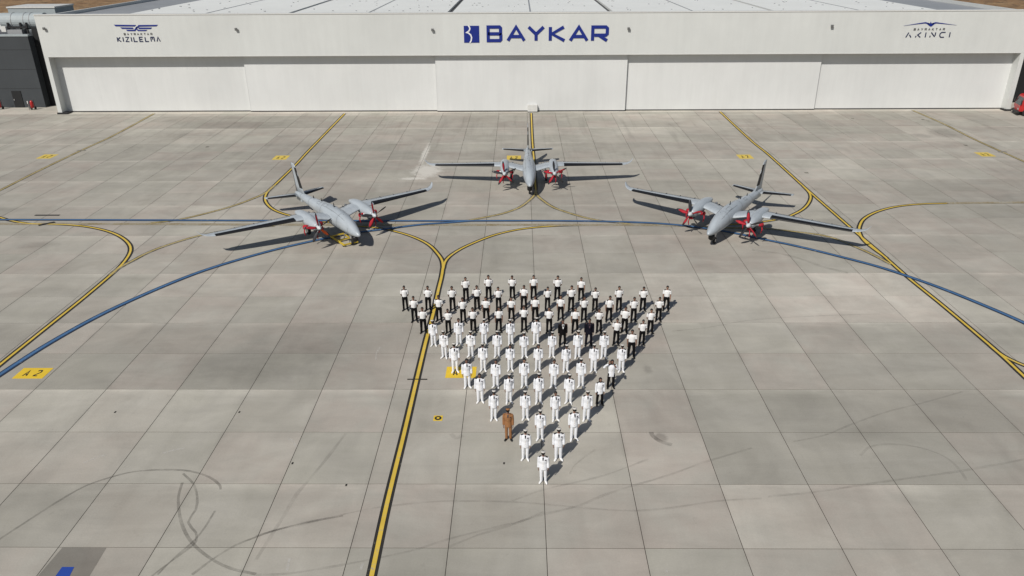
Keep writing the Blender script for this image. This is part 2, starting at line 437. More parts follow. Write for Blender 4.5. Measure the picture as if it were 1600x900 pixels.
yellow_line([(1385, 403), (1364, 388), (1350, 376), (1343, 364), (1343, 354), (1350, 342), (1370, 331), (1400, 323), (1437, 319), (1480, 317.7)])
yellow_line([(1480, 317.7), (1540, 317), (1660, 316)], 'tan')
yellow_line([(1255, 291), (1265, 302), (1266, 312), (1257, 325), (1240, 335), (1220, 342), (1170, 349), (1110, 352)])
yellow_line([(830, 177), (832, 222), (834.4, 252), (836, 280), (837.5, 303)])
yellow_line([(837, 296), (835, 304.7), (824, 315.6), (809, 325.5), (782.5, 334.5), (747.5, 341.5), (720, 346), (690, 349)], 'faded')
yellow_line([(837, 296), (839, 304.7), (848, 313), (865.6, 324.4), (896, 335), (922.5, 342), (950, 346.5), (985, 350)], 'faded')
yellow_line([(538.7, 177.5), (495, 222.5), (480, 238), (462.5, 257), (440, 279), (419, 299)])
yellow_line([(426, 292), (417.5, 300.5), (414, 310), (417.5, 319), (430, 329), (455, 337.5), (500, 346), (550, 350)])
yellow_line([(430, 289), (417, 300), (400, 308.5), (362, 322.5), (312, 336), (275, 344), (235, 349)], 'faded')
yellow_line([(241, 177.5), (175, 213), (125, 236), (62.5, 266), (0, 297.5), (-30, 312)], 'faded')
yellow_line([(1426, 172.5), (1475, 194), (1525, 219), (1600, 252.5), (1640, 270)], 'faded')
yellow_line([(-30, 334), (0, 340), (15, 344.5), (45, 349.5), (75, 350.5)])
yellow_line([(75, 350.3), (107, 351.5), (140, 355), (170, 362), (190, 371), (202, 382), (204, 392), (198, 404), (185, 419), (135, 462), (75, 510), (0, 570), (-50, 611)])
yellow_line([(172, 430), (185, 419.5), (210, 406), (230, 395.5), (262, 383), (315, 367.5), (370, 358), (430, 353)], 'faded')
blue_line([(-40, 343.5), (150, 344), (400, 345), (660, 345.5), (880, 345.5), (1000, 348), (1060, 352), (1102, 357), (1150, 365), (1192, 374), (1245, 385), (1307, 400), (1370, 416.5), (1415, 431), (1475, 452.5), (1550, 483), (1600, 505), (1660, 535)], .42)
blue_line([(735, 345.5), (690, 349), (660, 351), (612, 357), (550, 365), (495, 375.5), (420, 393), (325, 421), (250, 450), (160, 491), (75, 538), (0, 586), (-50, 620)], .42)

# hold bar across the line, round marker, small dark drain marks
def flat_box(name, px, w_, d_, hgt, mat, rz=0, z=.0, parent=apron):
    q = pix(*px); mb = MB(); mb.box(-w_/2, w_/2, -d_/2, d_/2, 0, hgt)
    o = mb.build(name, M[mat], parent); o.location = (q.x, q.y, z); o.rotation_euler.z = rz; return o
flat_box('hold_bar', (652, 593), 1.05, .07, .03, 'black')
flat_box('hold_bar', (74, 336.5), 2.1, .22, .03, 'black'); flat_box('hold_bar', (73, 350), 1.2, .3, .05, 'black', .7)
for p in ((127, 235.5), (1566, 237.5)): flat_box('hold_bar', p, .9, .3, .04, 'black_faded')
for p in ((324, 229.5), (1509, 227), (1442, 187), (1450, 189), (1260, 270), (690, 172), (867, 172), (1332, 185)): flat_box('drain_cover', p, .35, .4, .012, 'black_faded')
for p in ((457, 724), (787.5, 724), (541, 758), (180, 644), (374, 644)): flat_box('drain_cover', p, .07, .13, .015, 'black')
q = pix(684.5, 653.5); mb = MB(); mb.box(-.22, .22, -.22, .22, 0, .006)
o = mb.build('round_marker', M['signyellow'], apron); o.location = (q.x, q.y, .002)
mb = MB(); mb.tube([(0, 0, .004), (0, 0, .012)], .17, 20); mb.build('marker_disc', M['black'], o)
mb = MB(); mb.tube([(0, 0, .008), (0, 0, .017)], .07, 14); mb.build('marker_centre', M['signyellow'], o)
# crooked blue rectangle on the patched square
qq = [pix(97, 886), pix(116, 886), pix(107, 904), pix(84, 904)]
MB().add([a+Vector((0, 0, .009)) for a in qq], [(0, 1, 2, 3)]).build('blue_rectangle', paint('bright_blue_paint', (.015, .06, .34), .1), apron)

# ---------------------------------------------------------------- stroke lettering
GL = {
 'A': [[(0, 0), (.5, 1), (1, 0)], [(.2, .3), (.8, .3)]],
 'B': [[(0, .5), (.92, .5), (.98, .58), (.98, .92), (.9, 1), (0, 1), (0, 0), (.92, 0), (1, .08), (1, .42), (.92, .5)]],
 'Y': [[(0, 1), (.5, .47), (1, 1)], [(.5, .5), (.5, 0)]],
 'K': [[(0, 0), (0, 1)], [(.95, 1), (.12, .5), (1, 0)]],
 'R': [[(0, 0), (0, 1), (.9, 1), (1, .9), (1, .5), (.9, .4), (.12, .4)], [(.42, .4), (1, 0)]],
 'T': [[(0, 1), (1, 1)], [(.5, .97), (.5, 0)]], 'I': [[(.5, 0), (.5, 1)]],
 'Z': [[(0, 1), (1, 1), (0, 0), (1, 0)]], 'L': [[(0, 1), (0, 0), (1, 0)]],
 'E': [[(1, 1), (0, 1), (0, 0), (1, 0)], [(.05, .5), (.85, .5)]],
 'M': [[(0, 0), (0, .9), (.1, 1), (.9, 1), (1, .9), (1, 0)], [(.5, .97), (.5, .45)]],
 'a': [[(0, 0), (.5, 1), (1, 0)]],
 '1': [[(0, 0), (.42, 1)], [(.62, .55), (1, 0)]],            # stencil A
 '3': [[(.95, 1), (.35, .5), (.95, 0)], [(0, 0), (.1, .3)]], # stencil K
 '4': [[(.0, 0), (.0, .35)], [(.1, 1), (.9, .1)], [(.95, .35), (.95, 1)]], # stencil N
 'C': [[(1, 1), (.25, 1), (0, .7), (0, .3), (.25, 0), (.9, 0)]],
 '2': [[(0, .85), (.15, 1), (.85, 1), (1, .85), (1, .62), (0, .12), (0, 0), (1, 0)]],
}
def stroke(mb, pts, wd, th, order=0):
    """mitred flat ribbon in the local x-y plane, th thick towards +z"""
    n = len(pts); pts = [Vector((a, b)) for a, b in pts]; closed = (pts[0]-pts[-1]).length < 1e-6
    L = []
    for i in range(n):
        a = pts[i-1] if i else (pts[-2] if closed else None); b = pts[i+1] if i < n-1 else (pts[1] if closed else None)
        d1 = (pts[i]-a).normalized() if a is not None else None; d2 = (b-pts[i]).normalized() if b is not None else None
        d1 = d1 or d2; d2 = d2 or d1
        n1 = Vector((-d1.y, d1.x)); n2 = Vector((-d2.y, d2.x)); mv = (n1+n2)
        mv = mv.normalized() if mv.length > 1e-4 else n1
        k_ = min(1/max(mv.dot(n1), .35), 1.6)
        L.append((pts[i]+mv*wd/2*k_, pts[i]-mv*wd/2*k_))
    z1 = th+order*.004; v = []
    for a, b in L: v += [(a.x, a.y, 0), (b.x, b.y, 0), (b.x, b.y, z1), (a.x, a.y, z1)]
    f = []
    for i in range(n-1):
        s, e = 4*i, 4*i+4
        f += [(s+3, s+2, e+2, e+3), (s, e, e+1, s+1), (s+1, e+1, e+2, s+2), (s, s+3, e+3, e)]
    f += [(0, 1, 2, 3), (4*n-4, 4*n-1, 4*n-2, 4*n-3)]
    mb.add(v, f)
def glyph(mb, ch, x, y, w_, hh, wd, th):
    for i, s in enumerate(GL[ch]):
        stroke(mb, [(x+wd/2+a*(w_-wd), y+wd/2+b*(hh-wd)) for a, b in s], wd, th, i)

# apron letter boards painted on the ground
def ground_sign(px_l, px_r, py_t, py_b, text, far=False):
    a, b = pix(px_l, (py_t+py_b)/2), pix(px_r, (py_t+py_b)/2); ym = (pix((px_l+px_r)/2, py_t).y-pix((px_l+px_r)/2, py_b).y)
    c_ = (a+b)/2; wd_ = (b-a).length
    o = MB().box(-wd_/2, wd_/2, -ym/2, ym/2, 0, .005).build('painted_sign', M['signfar' if far else 'signyellow'], apron)
    o.location = (c_.x, c_.y, .003)
    if text:
        mb = MB(); hh = ym*.58; cw = wd_*.17
        for n_, ch in enumerate(text): glyph(mb, ch, -wd_*.27+n_*wd_*.36, -hh/2, cw, hh, wd_*.05 if not far else wd_*.06, .004)
        t_ = mb.build('sign_lettering', M['black'], o); t_.location.z = .0055
    return o
ground_sign(28, 75, 575, 591.5, 'A2'); ground_sign(697, 744, 573, 590.5, 'A2')
for c_ in ((74, 244.5), (439, 246.3), (803, 246.3), (1164, 244.8), (1539, 241.3)): ground_sign(c_[0]-11, c_[0]+11, c_[1]-3.2, c_[1]+3.2, 'A2', True)

# tyre marks ------------------------------------------------------
def tyre(pts, o, s, wd=.11, mat='rubber_mark'):
    i = LN[0]; LN[0] += 1
    path = smooth_path([pix(o[0]+a/s, o[1]+b/s) for a, b in pts], .3)
    ribbon('tyre_mark', path, wd, .0015+.00005*(i % 40), M[mat], apron, .5)
LL, C7, C8, RR, C5 = ((0, 540), 2.5), ((400, 675), 4), ((800, 675), 4), ((1200, 540), 2.5), ((1000, 395), 4)
tyre([(-40, 785), (0, 755), (100, 690), (200, 625), (330, 550), (430, 515), (520, 493), (640, 485), (740, 490), (820, 515), (858, 545), (862, 562)], *LL)
tyre([(715, 500), (755, 540), (770, 590), (765, 640), (735, 690), (765, 730), (765, 765), (740, 790), (600, 895), (560, 940)], *LL, .1)
tyre([(712, 535), (697, 590), (700, 650), (715, 710), (750, 770), (820, 830), (900, 870), (1000, 893)], *LL, .12)
tyre([(840, 645), (800, 710), (760, 760), (680, 830), (615, 895)], *LL, .09)
tyre([(750, 895), (830, 835), (920, 780), (1000, 748), (1060, 726), (1190, 692), (1340, 665)], *LL, .1)
tyre([(0, 650), (100, 620), (300, 575), (480, 530), (740, 475), (950, 450), (1150, 433), (1300, 432), (1600, 437), (1900, 460), (2060, 476), (2270, 490), (2420, 490), (2620, 470), (2900, 430), (3160, 415)], *C7, .1, 'rubber_faint')
tyre([(0, 575), (200, 515), (420, 460), (560, 400), (740, 340), (880, 300), (1020, 255), (1200, 190), (1500, 100)], *C8, .12, 'rubber_faint')
tyre([(-400, 720), (-200, 640), (0, 430+150), (200, 500)], *C8, .12, 'rubber_faint')
tyre([(0, 430), (200, 360), (420, 310), (580, 270), (720, 220), (850, 170)], *C8, .1, 'rubber_faint')
tyre([(360, 260), (390, 210), (450, 160), (520, 110)], *C8, .08, 'rubber_faint')
tyre([(0, 800), (100, 640), (170, 530), (210, 460), (260, 380), (330, 300), (430, 180), (560, 10)], *C7, .15, 'rubber_faint')
tyre([(0, 895), (200, 885), (430, 850), (700, 800), (1000, 735), (1200, 670), (1600, 570)], *C7, .1, 'rubber_faint')
tyre([(0, 590), (200, 570), (330, 550), (500, 525), (750, 490), (1000, 445), (1100, 425)], *RR, .12, 'rubber_faint')
tyre([(100, 375), (220, 350), (320, 310), (460, 260), (600, 225), (760, 180)], *RR, .1, 'rubber_faint')
tyre([(360, 430), (400, 395), (480, 385), (600, 400), (700, 440), (760, 500), (775, 530)], *RR, .12, 'rubber_faint')
tyre([(700, -20), (900, 10), (1040, 50), (1150, 90), (1300, 125)], *C5, .35, 'rubber_faint')
tyre([(200, 490), (400, 470), (700, 420), (1100, 395), (1500, 382)], *C5, .1, 'rubber_faint')
tyre([(1290, 20), (1250, 38), (1220, 10)], *C7, .2, 'rubber_faint')
tyre([(870, 0), (880, 25), (930, 60), (1000, 80)], *C8, .22, 'rubber_mark')
for pts in (([(325, 458), (370, 440), (415, 425)], LL), ([(630, 422), (680, 408), (722, 400)], LL), ([(205, 40), (235, 60), (250, 95)], C7), ([(195, 870), (200, 830), (212, 790)], C7), ([(655, 860), (668, 820)], C7), ([(750, 670), (752, 630), (775, 590)], ((400, 395), 4)), ([(965, 880), (972, 855)], C8)):
    tyre(pts[0], *pts[1], .1, 'chalk_mark')

# ---------------------------------------------------------------- hangar
YF = 102.4; XL, XR = -62.35, 65.5; ZB, ZT = 7.5, 12.72
hangar = tag(empty('hangar', (1.55, YF, 0)), 'long white aircraft hangar with five sliding doors and blue lettering on its fascia', 'hangar')
def hpart(mb, name, mat, parent=None, bevel=0):
    off = Vector((1.55, YF, 0))
    mb.v = [a-off for a in mb.v]
    o = mb.build(name, M[mat], parent or hangar, bevel=bevel); return o
fascia = hpart(MB().box(XL, XR, YF, YF+.5, ZB, ZT-.12), 'fascia', 'fascia')
hpart(MB().box(XL-.06, XR+.06, YF-.06, YF+.75, ZT-.115, ZT), 'parapet_cap', 'trim', fascia)
hpart(MB().box(XL+.55, XR-.55, YF+.01, YF+.03-.06, ZB-.06, ZB-.003), 'drip_edge', 'trim', fascia)
hpart(MB().box(XL+.002, XR-.002, YF+.5, YF+3.2, ZB+.05, ZB+.3), 'soffit', 'soffit')
xs = [XL+.55, -36.55, -11.1, 14.2, 39.75, XR-.55]
dys = [1.27, .98, .6, .98, 1.27]
for n_ in range(5):
    x0, x1 = xs[n_], xs[n_+1]
    ov = .12
    if n_ in (0,): x1 += ov
    if n_ in (4,): x0 -= ov
    if n_ == 1: x1 += ov
    if n_ == 3: x0 -= ov
    d = hpart(MB().box(x0, x1, YF+dys[n_], YF+dys[n_]+.28, .16, ZB+.04), 'door', 'door')
    hpart(MB().box(x0+.02, x1-.02, YF+dys[n_]+.05, YF+dys[n_]+.23, .0, .155), 'bottom_seal', 'gutter', d)
    for s_ in (x0, x1-.05):
        hpart(MB().box(s_, s_+.05, YF+dys[n_]-.02, YF+dys[n_]-.001, .16, ZB), 'edge_strip', 'door', d)
    for k_ in range(1, 5):      # faint vertical panel laps
        xx = x0+(x1-x0)*k_/5
        hpart(MB().box(xx-.015, xx+.015, YF+dys[n_]-.006, YF+dys[n_]-.001, .17, ZB), 'panel_seam', 'door', d)
for s_ in (0, 1):
    x0 = XL if s_ == 0 else XR-.55
    p_ = hpart(MB().box(x0, x0+.55, YF+.003, YF+3.2, 0, ZB-.001), 'post', 'fascia')
    hpart(MB().box(x0-.1, x0+1.3 if s_ == 0 else x0+.65, YF-.12, YF+.9, .004, .22) if s_ == 0 else MB().box(x0-.25, x0+.65, YF-.12, YF+.9, .004, .22), 'base_guard', 'blackmetal', p_)
hpart(MB().box(xs[2]+12.2, xs[2]+13.5, YF+.1, YF+.59, .1, .95), 'door_drive_box', 'trim')
hpart(MB().box(xs[2]+12.2, xs[2]+13.5, YF+.12, YF+.58, .0, .095), 'drive_box_foot', 'gutter')
hpart(MB().box(XL+.3, XR-.3, 106.4, 176, 0, 11.9), 'wall', 'annex')
hpart(MB().box(XL, XL+.35, YF+.505, 176.4, 0.1, 12.45), 'side_parapet', 'fascia')
hpart(MB().box(XR-.35, XR, YF+.505, 176.4, 0.1, 12.45), 'side_parapet', 'fascia')
# roof: grey side strips, pale membrane bays with dark gutters between
RZ = 12.1
hpart(MB().box(XL+.36, -53.1, YF+.76, 176, 11.91, 12.03), 'side_roof', 'roofgrey')
hpart(MB().box(56.3, XR-.36, YF+.76, 176, 11.91, 12.03), 'side_roof', 'roofgrey')
hpart(MB().box(-53.05, 56.25, YF+.76, 176, 11.91, 12.0), 'gutter_bed', 'gutter')
gut = [-53.0, -31.0, -9.4, 12.3, 34.0, 56.2]
rnd = random.Random(5)
for n_ in range(5):
    x0, x1 = gut[n_]+(.35 if n_ else 0), gut[n_+1]-(.35 if n_ < 4 else 0); xm = (x0+x1)/2
    rb = MB()
    zc = 12.32
    v = []
    for y_ in (YF+.8, 175.5):
        v += [(x0, y_, 12.0), (x0, y_, zc-.06), (xm, y_, zc), (x1, y_, zc-.06), (x1, y_, 12.0)]
    rb.add(v, [(0, 1, 2, 3, 4), (5, 9, 8, 7, 6), (0, 5, 6, 1), (1, 6, 7, 2), (2, 7, 8, 3), (3, 8, 9, 4), (4, 9, 5, 0)])
    ro = hpart(rb, 'roof_bay', 'roofwhite')
    hpart(MB().box(xm-.1, xm+.1, YF+.85, 175.4, zc-.03, zc+.035), 'ridge_seam', 'roofgrey', ro)
    fx = MB()
    for r_ in range(60):
        a, b = rnd.uniform(x0+.4, x1-.4), rnd.uniform(YF+1.5, 160)
        b = YF+1.5+int((b-YF)/3.2)*3.2+rnd.uniform(-.6, .6); s_ = rnd.uniform(.05, .11)
        fx.box(a-s_, a+s_, b-s_*1.5, b+s_*1.5, zc-.09, zc+.05)
    tag(hpart(fx, 'roof_fixings', 'roofgrey', ro), kind='stuff')
hpart(MB().box(XL, XR, 176.01, 176.4, 0.1, 12.46), 'rear_parapet', 'fascia')
# floodlights on the fascia
for px in ((70, 44), (369.5, 45), (676, 46), (982, 44), (1299.5, 40)):
    q = pixY(*px, YF)
    lo = hpart(MB().box(q.x-.16, q.x+.16, YF-.32, YF-.12, q.z-.2, q.z+.12), 'floodlight', 'lamp', bevel=.03)
    hpart(MB().box(q.x-.04, q.x+.04, YF-.14, YF-.001, q.z-.05, q.z+.05), 'bracket', 'lamp', lo)
# lettering on the fascia: local frame x right, y up, z towards the viewer
FM = Matrix(((1, 0, 0, 0), (0, 0, -1, 0), (0, 1, 0, 0), (0, 0, 0, 1)))
def on_fascia(mb, name, mat, base=.0):
    for i, a in enumerate(mb.v):
        mb.v[i] = Vector((a.x, YF-.004-base-a.z, a.y))
    return hpart(mb, name, mat)
def rect_of(pa, pb):
    a, b = pixY(*pa, YF), pixY(*pb, YF); return a.x, b.x, b.z, a.z
x0, x1, z0, z1 = rect_of((724.5, 40.3), (749, 66.5))
em = on_fascia(MB().box(x0, x1, z0, z1, 0, .05), 'emblem', 'logo')
mb = MB(); W_, H_ = x1-x0, z1-z0
stroke(mb, [(x0+W_*a, z0+H_*b) for a, b in ((.3, 1.01), (.38, .92), (.40, .82), (.34, .7), (.16, .6), (.3, .58), (.45, .45), (.5, .3), (.46, .12), (.38, -.01))], W_*.085, .065)
on_fascia(mb, 'emblem_curve', 'logowhite')
for ch, a, b in (('B', 760, 785), ('A', 791, 821.5), ('Y', 823.5, 851.5), ('K', 857.5, 884), ('A', 889, 919.5), ('R', 924, 950.5)):
    x0, x1, z0, z1 = rect_of((a, 39.6), (b, 65.8))
    mb = MB(); glyph(mb, ch, x0, z0, x1-x0, z1-z0, .40, .06); on_fascia(mb, 'letter', 'logo')
def word(text, pa, pb, wd, mat, gap=.35, name='letter'):
    x0, x1, z0, z1 = rect_of(pa, pb); n_ = len(text)
    ws = [.25 if c == 'I' else 1.0 for c in text]; tot = sum(ws)+gap*(n_-1); u = (x1-x0)/tot; x = x0
    for c, w_ in zip(text, ws):
        mb = MB(); glyph(mb, c, x, z0, w_*u, z1-z0, wd, .03); x += (w_+gap)*u
        on_fascia(mb, name, mat)
word('KIZILELMa', (182, 57.5), (251.5, 65.5), .125, 'logodark')
word('BAYRAKTAR', (193, 51.5), (238.5, 55), .07, 'lamp', .7)
word('13I4CI', (1416, 50), (1484, 59), .13, 'logodark', .55)
word('BAYRAKTAR', (1428, 44), (1476, 47.5), .07, 'lamp', .7)
def fpoly(mb, pts, th=.04):
    n_ = len(pts); P2 = [pixY(*p, YF) for p in pts]
    mb.add([(p.x, p.z, 0) for p in P2]+[(p.x, p.z, th) for p in P2], [tuple(range(n_)), tuple(range(n_, 2*n_))]+[(i, (i+1) % n_, (i+1) % n_+n_, i+n_) for i in range(n_)])
z4 = lambda l: [(a/4, b/4) for a, b in l]
mb = MB()
for poly in ([(712, 154), (850, 156), (842, 165), (722, 164)], [(752, 171), (830, 172), (836, 181), (762, 180)], [(788, 186), (840, 186), (852, 166), (862, 166), (846, 194), (796, 194)],
             [(866, 156), (986, 155), (978, 164), (872, 166), (856, 178), (848, 178)], [(868, 172), (950, 172), (942, 181), (866, 181)], [(850, 181), (858, 181), (868, 187), (920, 187), (912, 194), (862, 194)]):
    fpoly(mb, z4(poly))
on_fascia(mb, 'wing_emblem', 'logo')
mb = MB()
z4r = lambda l: [(1200+a/4, b/4) for a, b in l]
for poly in ([(848, 161), (940, 145), (985, 138), (1004, 143), (1012, 148), (1006, 152), (980, 146), (942, 150)], [(1178, 157), (1090, 144), (1048, 138), (1030, 143), (1022, 148), (1028, 152), (1052, 146), (1088, 149)],
             [(1004, 144), (1013, 146), (1017, 134), (1021, 146), (1030, 144), (1040, 150), (1024, 163), (1017, 166), (1010, 163), (994, 150)]):
    fpoly(mb, z4r(poly))
on_fascia(mb, 'gull_emblem', 'logo')

# ---------------------------------------------------------------- charcoal annex left of the hangar, with rooftop plant
YA = 107.0
a0 = pixY(0, 57, YA); a1 = pixY(43, 57, YA); zA = a0.z
annex = tag(empty('annex_building', (-72, YA, 0)), 'charcoal clad annex building beside the left end of the white hangar', 'building')
def apart(mb, name, mat, parent=annex, **kw):
    mb.v = [a-Vector((-72, YA, 0)) for a in mb.v]; return mb.build(name, M[mat], parent, **kw)
XA = a1.x
apart(MB().box(-92, XA, YA, YA+26, 0, zA), 'wall', 'annex')
apart(MB().box(-92.1, XA+.1, YA-.08, YA+.5, zA+.003, zA+.25), 'roof_edge', 'duct')
apart(MB().box(XA+.003, XL+.28, YA+1.2, YA+20, 0, zA+1.0), 'gap_shade_wall', 'annexdark')  # recessed wall coloured near black to paint in the shade between annex and hangar
dq = pix(25, 169); dq2 = pix(39, 168)
dr = apart(MB().box(dq.x*YA/dq.y, dq2.x*YA/dq2.y, YA-.07, YA-.002, .02, 2.3), 'door', 'annexdark')
apart(MB().box(dq.x*YA/dq.y+.1, dq.x*YA/dq.y+.2, YA-.14, YA-.071, 1.0, 1.2), 'handle', 'metal', dr)
for z_ in (2.6, 5.2, 7.8): apart(MB().box(-91.9, XA-.02, YA-.012, YA-.002, z_, z_+.03), 'cladding_joint', 'annexdark')
# plant on the roof
unit = tag(empty('ventilation_unit', (-70, YA+4, zA)), 'large grey round duct and plant on the charcoal annex roof', 'ventilation unit')
def upart(mb, name, mat, parent=unit, **kw):
    mb.v = [a-Vector((-70, YA+4, zA)) for a in mb.v]; return mb.build(name, M[mat], parent, **kw)
p0, p1 = pixY(6, 33, YA+2.6), pixY(54, 30, YA+2.6); rc = 1.08; zc_ = p0.z
upart(MB().box(p0.x+1.1, p1.x-1.2, YA+1, YA+2.4, zA+.0, zA+.75), 'plinth', 'roofgrey')
upart(MB().tube([(p0.x, YA+2.6, zc_), (p0.x+.05, YA+2.6, zc_), (p1.x+1.5, YA+2.6, zc_)], [rc*.97, rc, rc], 24), 'duct', 'duct', smooth=False)
upart(MB().tube([(p0.x-.06, YA+2.6, zc_), (p0.x-.005, YA+2.6, zc_)], rc*.9, 24), 'duct_end', 'annexdark')
for x_ in (p0.x+1.2, p0.x+2.9, p1.x-.6):
    upart(MB().box(x_-.1, x_+.1, YA+1.3, YA+1.5, zA, zc_-.1), 'support', 'blackmetal')
    upart(MB().tube([(x_+.35, YA+2.6, zc_), (x_+.43, YA+2.6, zc_)], rc*1.04, 24), 'flange', 'roofgrey')
upart(MB().box(p0.x+.4, p0.x+1.05, YA+.9, YA+1.45, zA+.5, zA+1.2), 'control_box', 'trim')
upart(MB().box(p0.x+1.3, p1.x-.4, YA+1.15, YA+1.28, zA+.95, zA+1.15), 'cross_rail', 'blackmetal')
h0, h1 = pixY(12, 15, YA+8), pixY(84, 9, YA+8)
upart(MB().box(h0.x, h1.x, YA+8, YA+13, zA+.0, h1.z-.3), 'plant_housing', 'duct')
upart(MB().box(h0.x-.1, h1.x+.1, YA+7.9, YA+13.1, h1.z-.297, h1.z-.1), 'housing_lid', 'trim')
sx = pixY(7, 25, YA+9)
shed = MB().box(sx.x-30, sx.x, YA+9, YA+14, 0, sx.z-.2); shed.box(sx.x-30.2, sx.x+.2, YA+8.8, YA+14.2, sx.z-.197, sx.z)
so = shed.build('shed', M['door'], None); tag(so, 'pale shed roof at the far left edge behind the charcoal annex', 'shed')
# wheeled extinguishers in front of the annex
def extinguisher(px, lab):
    q = pix(*px); t = tag(empty('wheeled_extinguisher', (q.x, q.y, 0)), lab, 'extinguisher', 'red extinguishers by the annex')
    MB().tube([(0, 0, .25), (0, 0, .3), (0, 0, 1.05), (0, 0, 1.2), (0, 0, 1.28)], [.12, .22, .22, .14, .05], 14).build('cylinder', M['truckred'], t, True)
    MB().tube([(.25, .2, .2), (.2, .2, 1.3), (.5, .35, 1.4)], .03, 6).build('handle', M['blackmetal'], t)
    for s_ in (-1, 1): MB().tube([(.28*s_-.04, .15, .22), (.28*s_+.04, .15, .22)], .22, 14).build('wheel', M['tyre'], t)
    MB().tube([(-.1, -.2, 1.1), (-.4, -.3, .8), (-.3, -.35, .3), (.1, -.3, .25)], .03, 6).build('hose', M['blackmetal'], t)
extinguisher((52, 171.5), 'red wheeled extinguisher on the concrete by the annex door')
extinguisher((1, 171), 'red wheeled extinguisher cut off by the left photo edge')
q = pix(46.3, 172); po = MB().tube([(0, 0, 0), (0, 0, 1.2), (0, 0, 1.25)], [.07, .07, .03], 10)
pp = po.build('marker_post', M['trim'], None, True); pp.location = (q.x, q.y, 0); tag(pp, 'short white post beside the red extinguisher at the annex door', 'post')

# ---------------------------------------------------------------- red fire truck at the right edge
q = pix(1577, 176)
truck = tag(empty('fire_truck', (q.x+.1, q.y-1.0, 0), R(-14)), 'red fire truck parked beside the right end of the hangar', 'fire truck')
def tp(mb, name, mat, parent=truck, **kw): return mb.build(name, M[mat], parent, **kw)
mb = MB()
prof = [(0, .55), (0, 1.25), (.35, 2.35), (.6, 2.55), (2.3, 2.55), (2.3, .55)]
mb.add([(x, y, z) for y in (-1.15, 1.15) for x, z in prof], [tuple(range(6)), tuple(range(6, 12))]+[(i, (i+1) % 6, (i+1) % 6+6, i+6) for i in range(6)])
cab = tp(mb, 'cab', 'truckred', bevel=.06)
MB().add([(-.012+.02, -1.0, 1.32), (-.012+.02, 1.0, 1.32), (.30, .98, 2.26), (.30, -.98, 2.26)], [(0, 1, 2, 3)]).build('windscreen', M['glass'], cab)
for s_ in (-1, 1):
    MB().add([(.45, s_*1.156, 1.35), (1.25, s_*1.156, 1.35), (1.25, s_*1.156, 2.25), (.62, s_*1.156, 2.25)], [(0, 1, 2, 3)]).build('side_window', M['glass'], cab)
    MB().box(-.02, .1, s_*1.25-.08, s_*1.25+.08, 1.5, 2.0).build('mirror', M['blackmetal'], cab)
    MB().box(-.07, -.01, s_*.8-.17, s_*.8+.17, .75, .95).build('headlight', M['metal'], cab)
    for x_ in (.95, 5.6):
        w_ = MB().tube([(x_, s_*.85, .5), (x_, s_*1.17, .5)], .5, 20).build('wheel', M['tyre'], truck)
        MB().tube([(x_, s_*1.172, .5), (x_, s_*1.19, .5)], .26, 14).build('rim', M['metal'], w_)
tp(MB().box(-.16, .1, -1.2, 1.2, .38, .62), 'bumper', 'blackmetal', bevel=.03)
tp(MB().box(2.4, 7.2, -1.2, 1.2, .55, 2.75), 'body', 'truckred', bevel=.05)
tp(MB().box(2.5, 7.1, -1.0, 1.0, 2.78, 2.95), 'roof_rack', 'metal')
tp(MB().box(.2, 7.1, -.9, .9, .35, .54), 'chassis', 'blackmetal')
tp(MB().box(.9, 1.3, -.8, .8, 2.57, 2.75), 'light_bar', 'glass')
tp(MB().box(2.8, 6.9, -1.215, -1.202, .8, 2.2), 'shutter', 'metal')
# dark block beyond the right end of the hangar
bb = MB().box(XR+.6, XR+22, 108, 128, 0, 9).box(XR+.5, XR+22.1, 107.9, 128.1, 9.003, 9.3)
tag(bb.build('side_building', M['annexdark'], None), 'black clad building behind the red truck at right edge', 'building')

# ---------------------------------------------------------------- twin-engine aircraft
AIR = [(1.0, 0.0), (.75, .042), (.5, .075), (.3, .085), (.15, .072), (.06, .05), (.015, .026), (0, 0), (.015, -.02), (.06, -.032), (.15, -.042), (.3, -.045), (.55, -.036), (.8, -.018)]
def airfoil_loft(mb, secs, sel=None, off=0.0):
    """secs: (span point y, LE x, chord, z, thickness factor, lean)"""
    rings = []
    for (y, xle, ch, z, tf, ph) in secs:
        ring = []
        for i, (a, b) in enumerate(AIR):
            if sel and i not in sel: continue
            px_, pz = xle-a*ch, b*ch*tf
            if off:
                d = Vector((.5-a if a < .3 else .0, b*6)); d = d.normalized() if d.length else Vector((1, 0))
                px_ += d.x*off; pz += d.y*off
            ring.append(Vector((px_, y-math.sin(ph)*pz, z+math.cos(ph)*pz)))
        rings.append(ring)
    n_ = len(rings[0]); v = [p for r in rings for p in r]; f = []
    for i in range(len(rings)-1):
        for j in range(n_ if not sel else n_-1):
            a, b = i*n_+j, i*n_+(j+1) % n_
            f.append((a, b, b+n_, a+n_))
    if not sel: f += [tuple(range(n_)), tuple(range((len(rings)-1)*n_, len(rings)*n_))]
    return mb.add(v, f)
FUS = [(5.92, 1.22, .03, .03), (5.8, 1.23, .17, .15), (5.5, 1.26, .32, .30), (5.0, 1.34, .49, .47), (4.3, 1.46, .64, .63), (3.5, 1.56, .74, .76), (2.5, 1.62, .79, .83), (1.4, 1.63, .79, .83), (.4, 1.62, .73, .77),
       (-.8, 1.60, .63, .66), (-2.0, 1.58, .53, .54), (-3.2, 1.57, .44, .43), (-4.4, 1.57, .35, .34), (-5.4, 1.57, .28, .27), (-6.0, 1.56, .2, .2), (-6.35, 1.55, .06, .06)]
FUS = [(x, z, ry*(.8 if x > -1 else .86), rz*.88) for x, z, ry, rz in FUS]
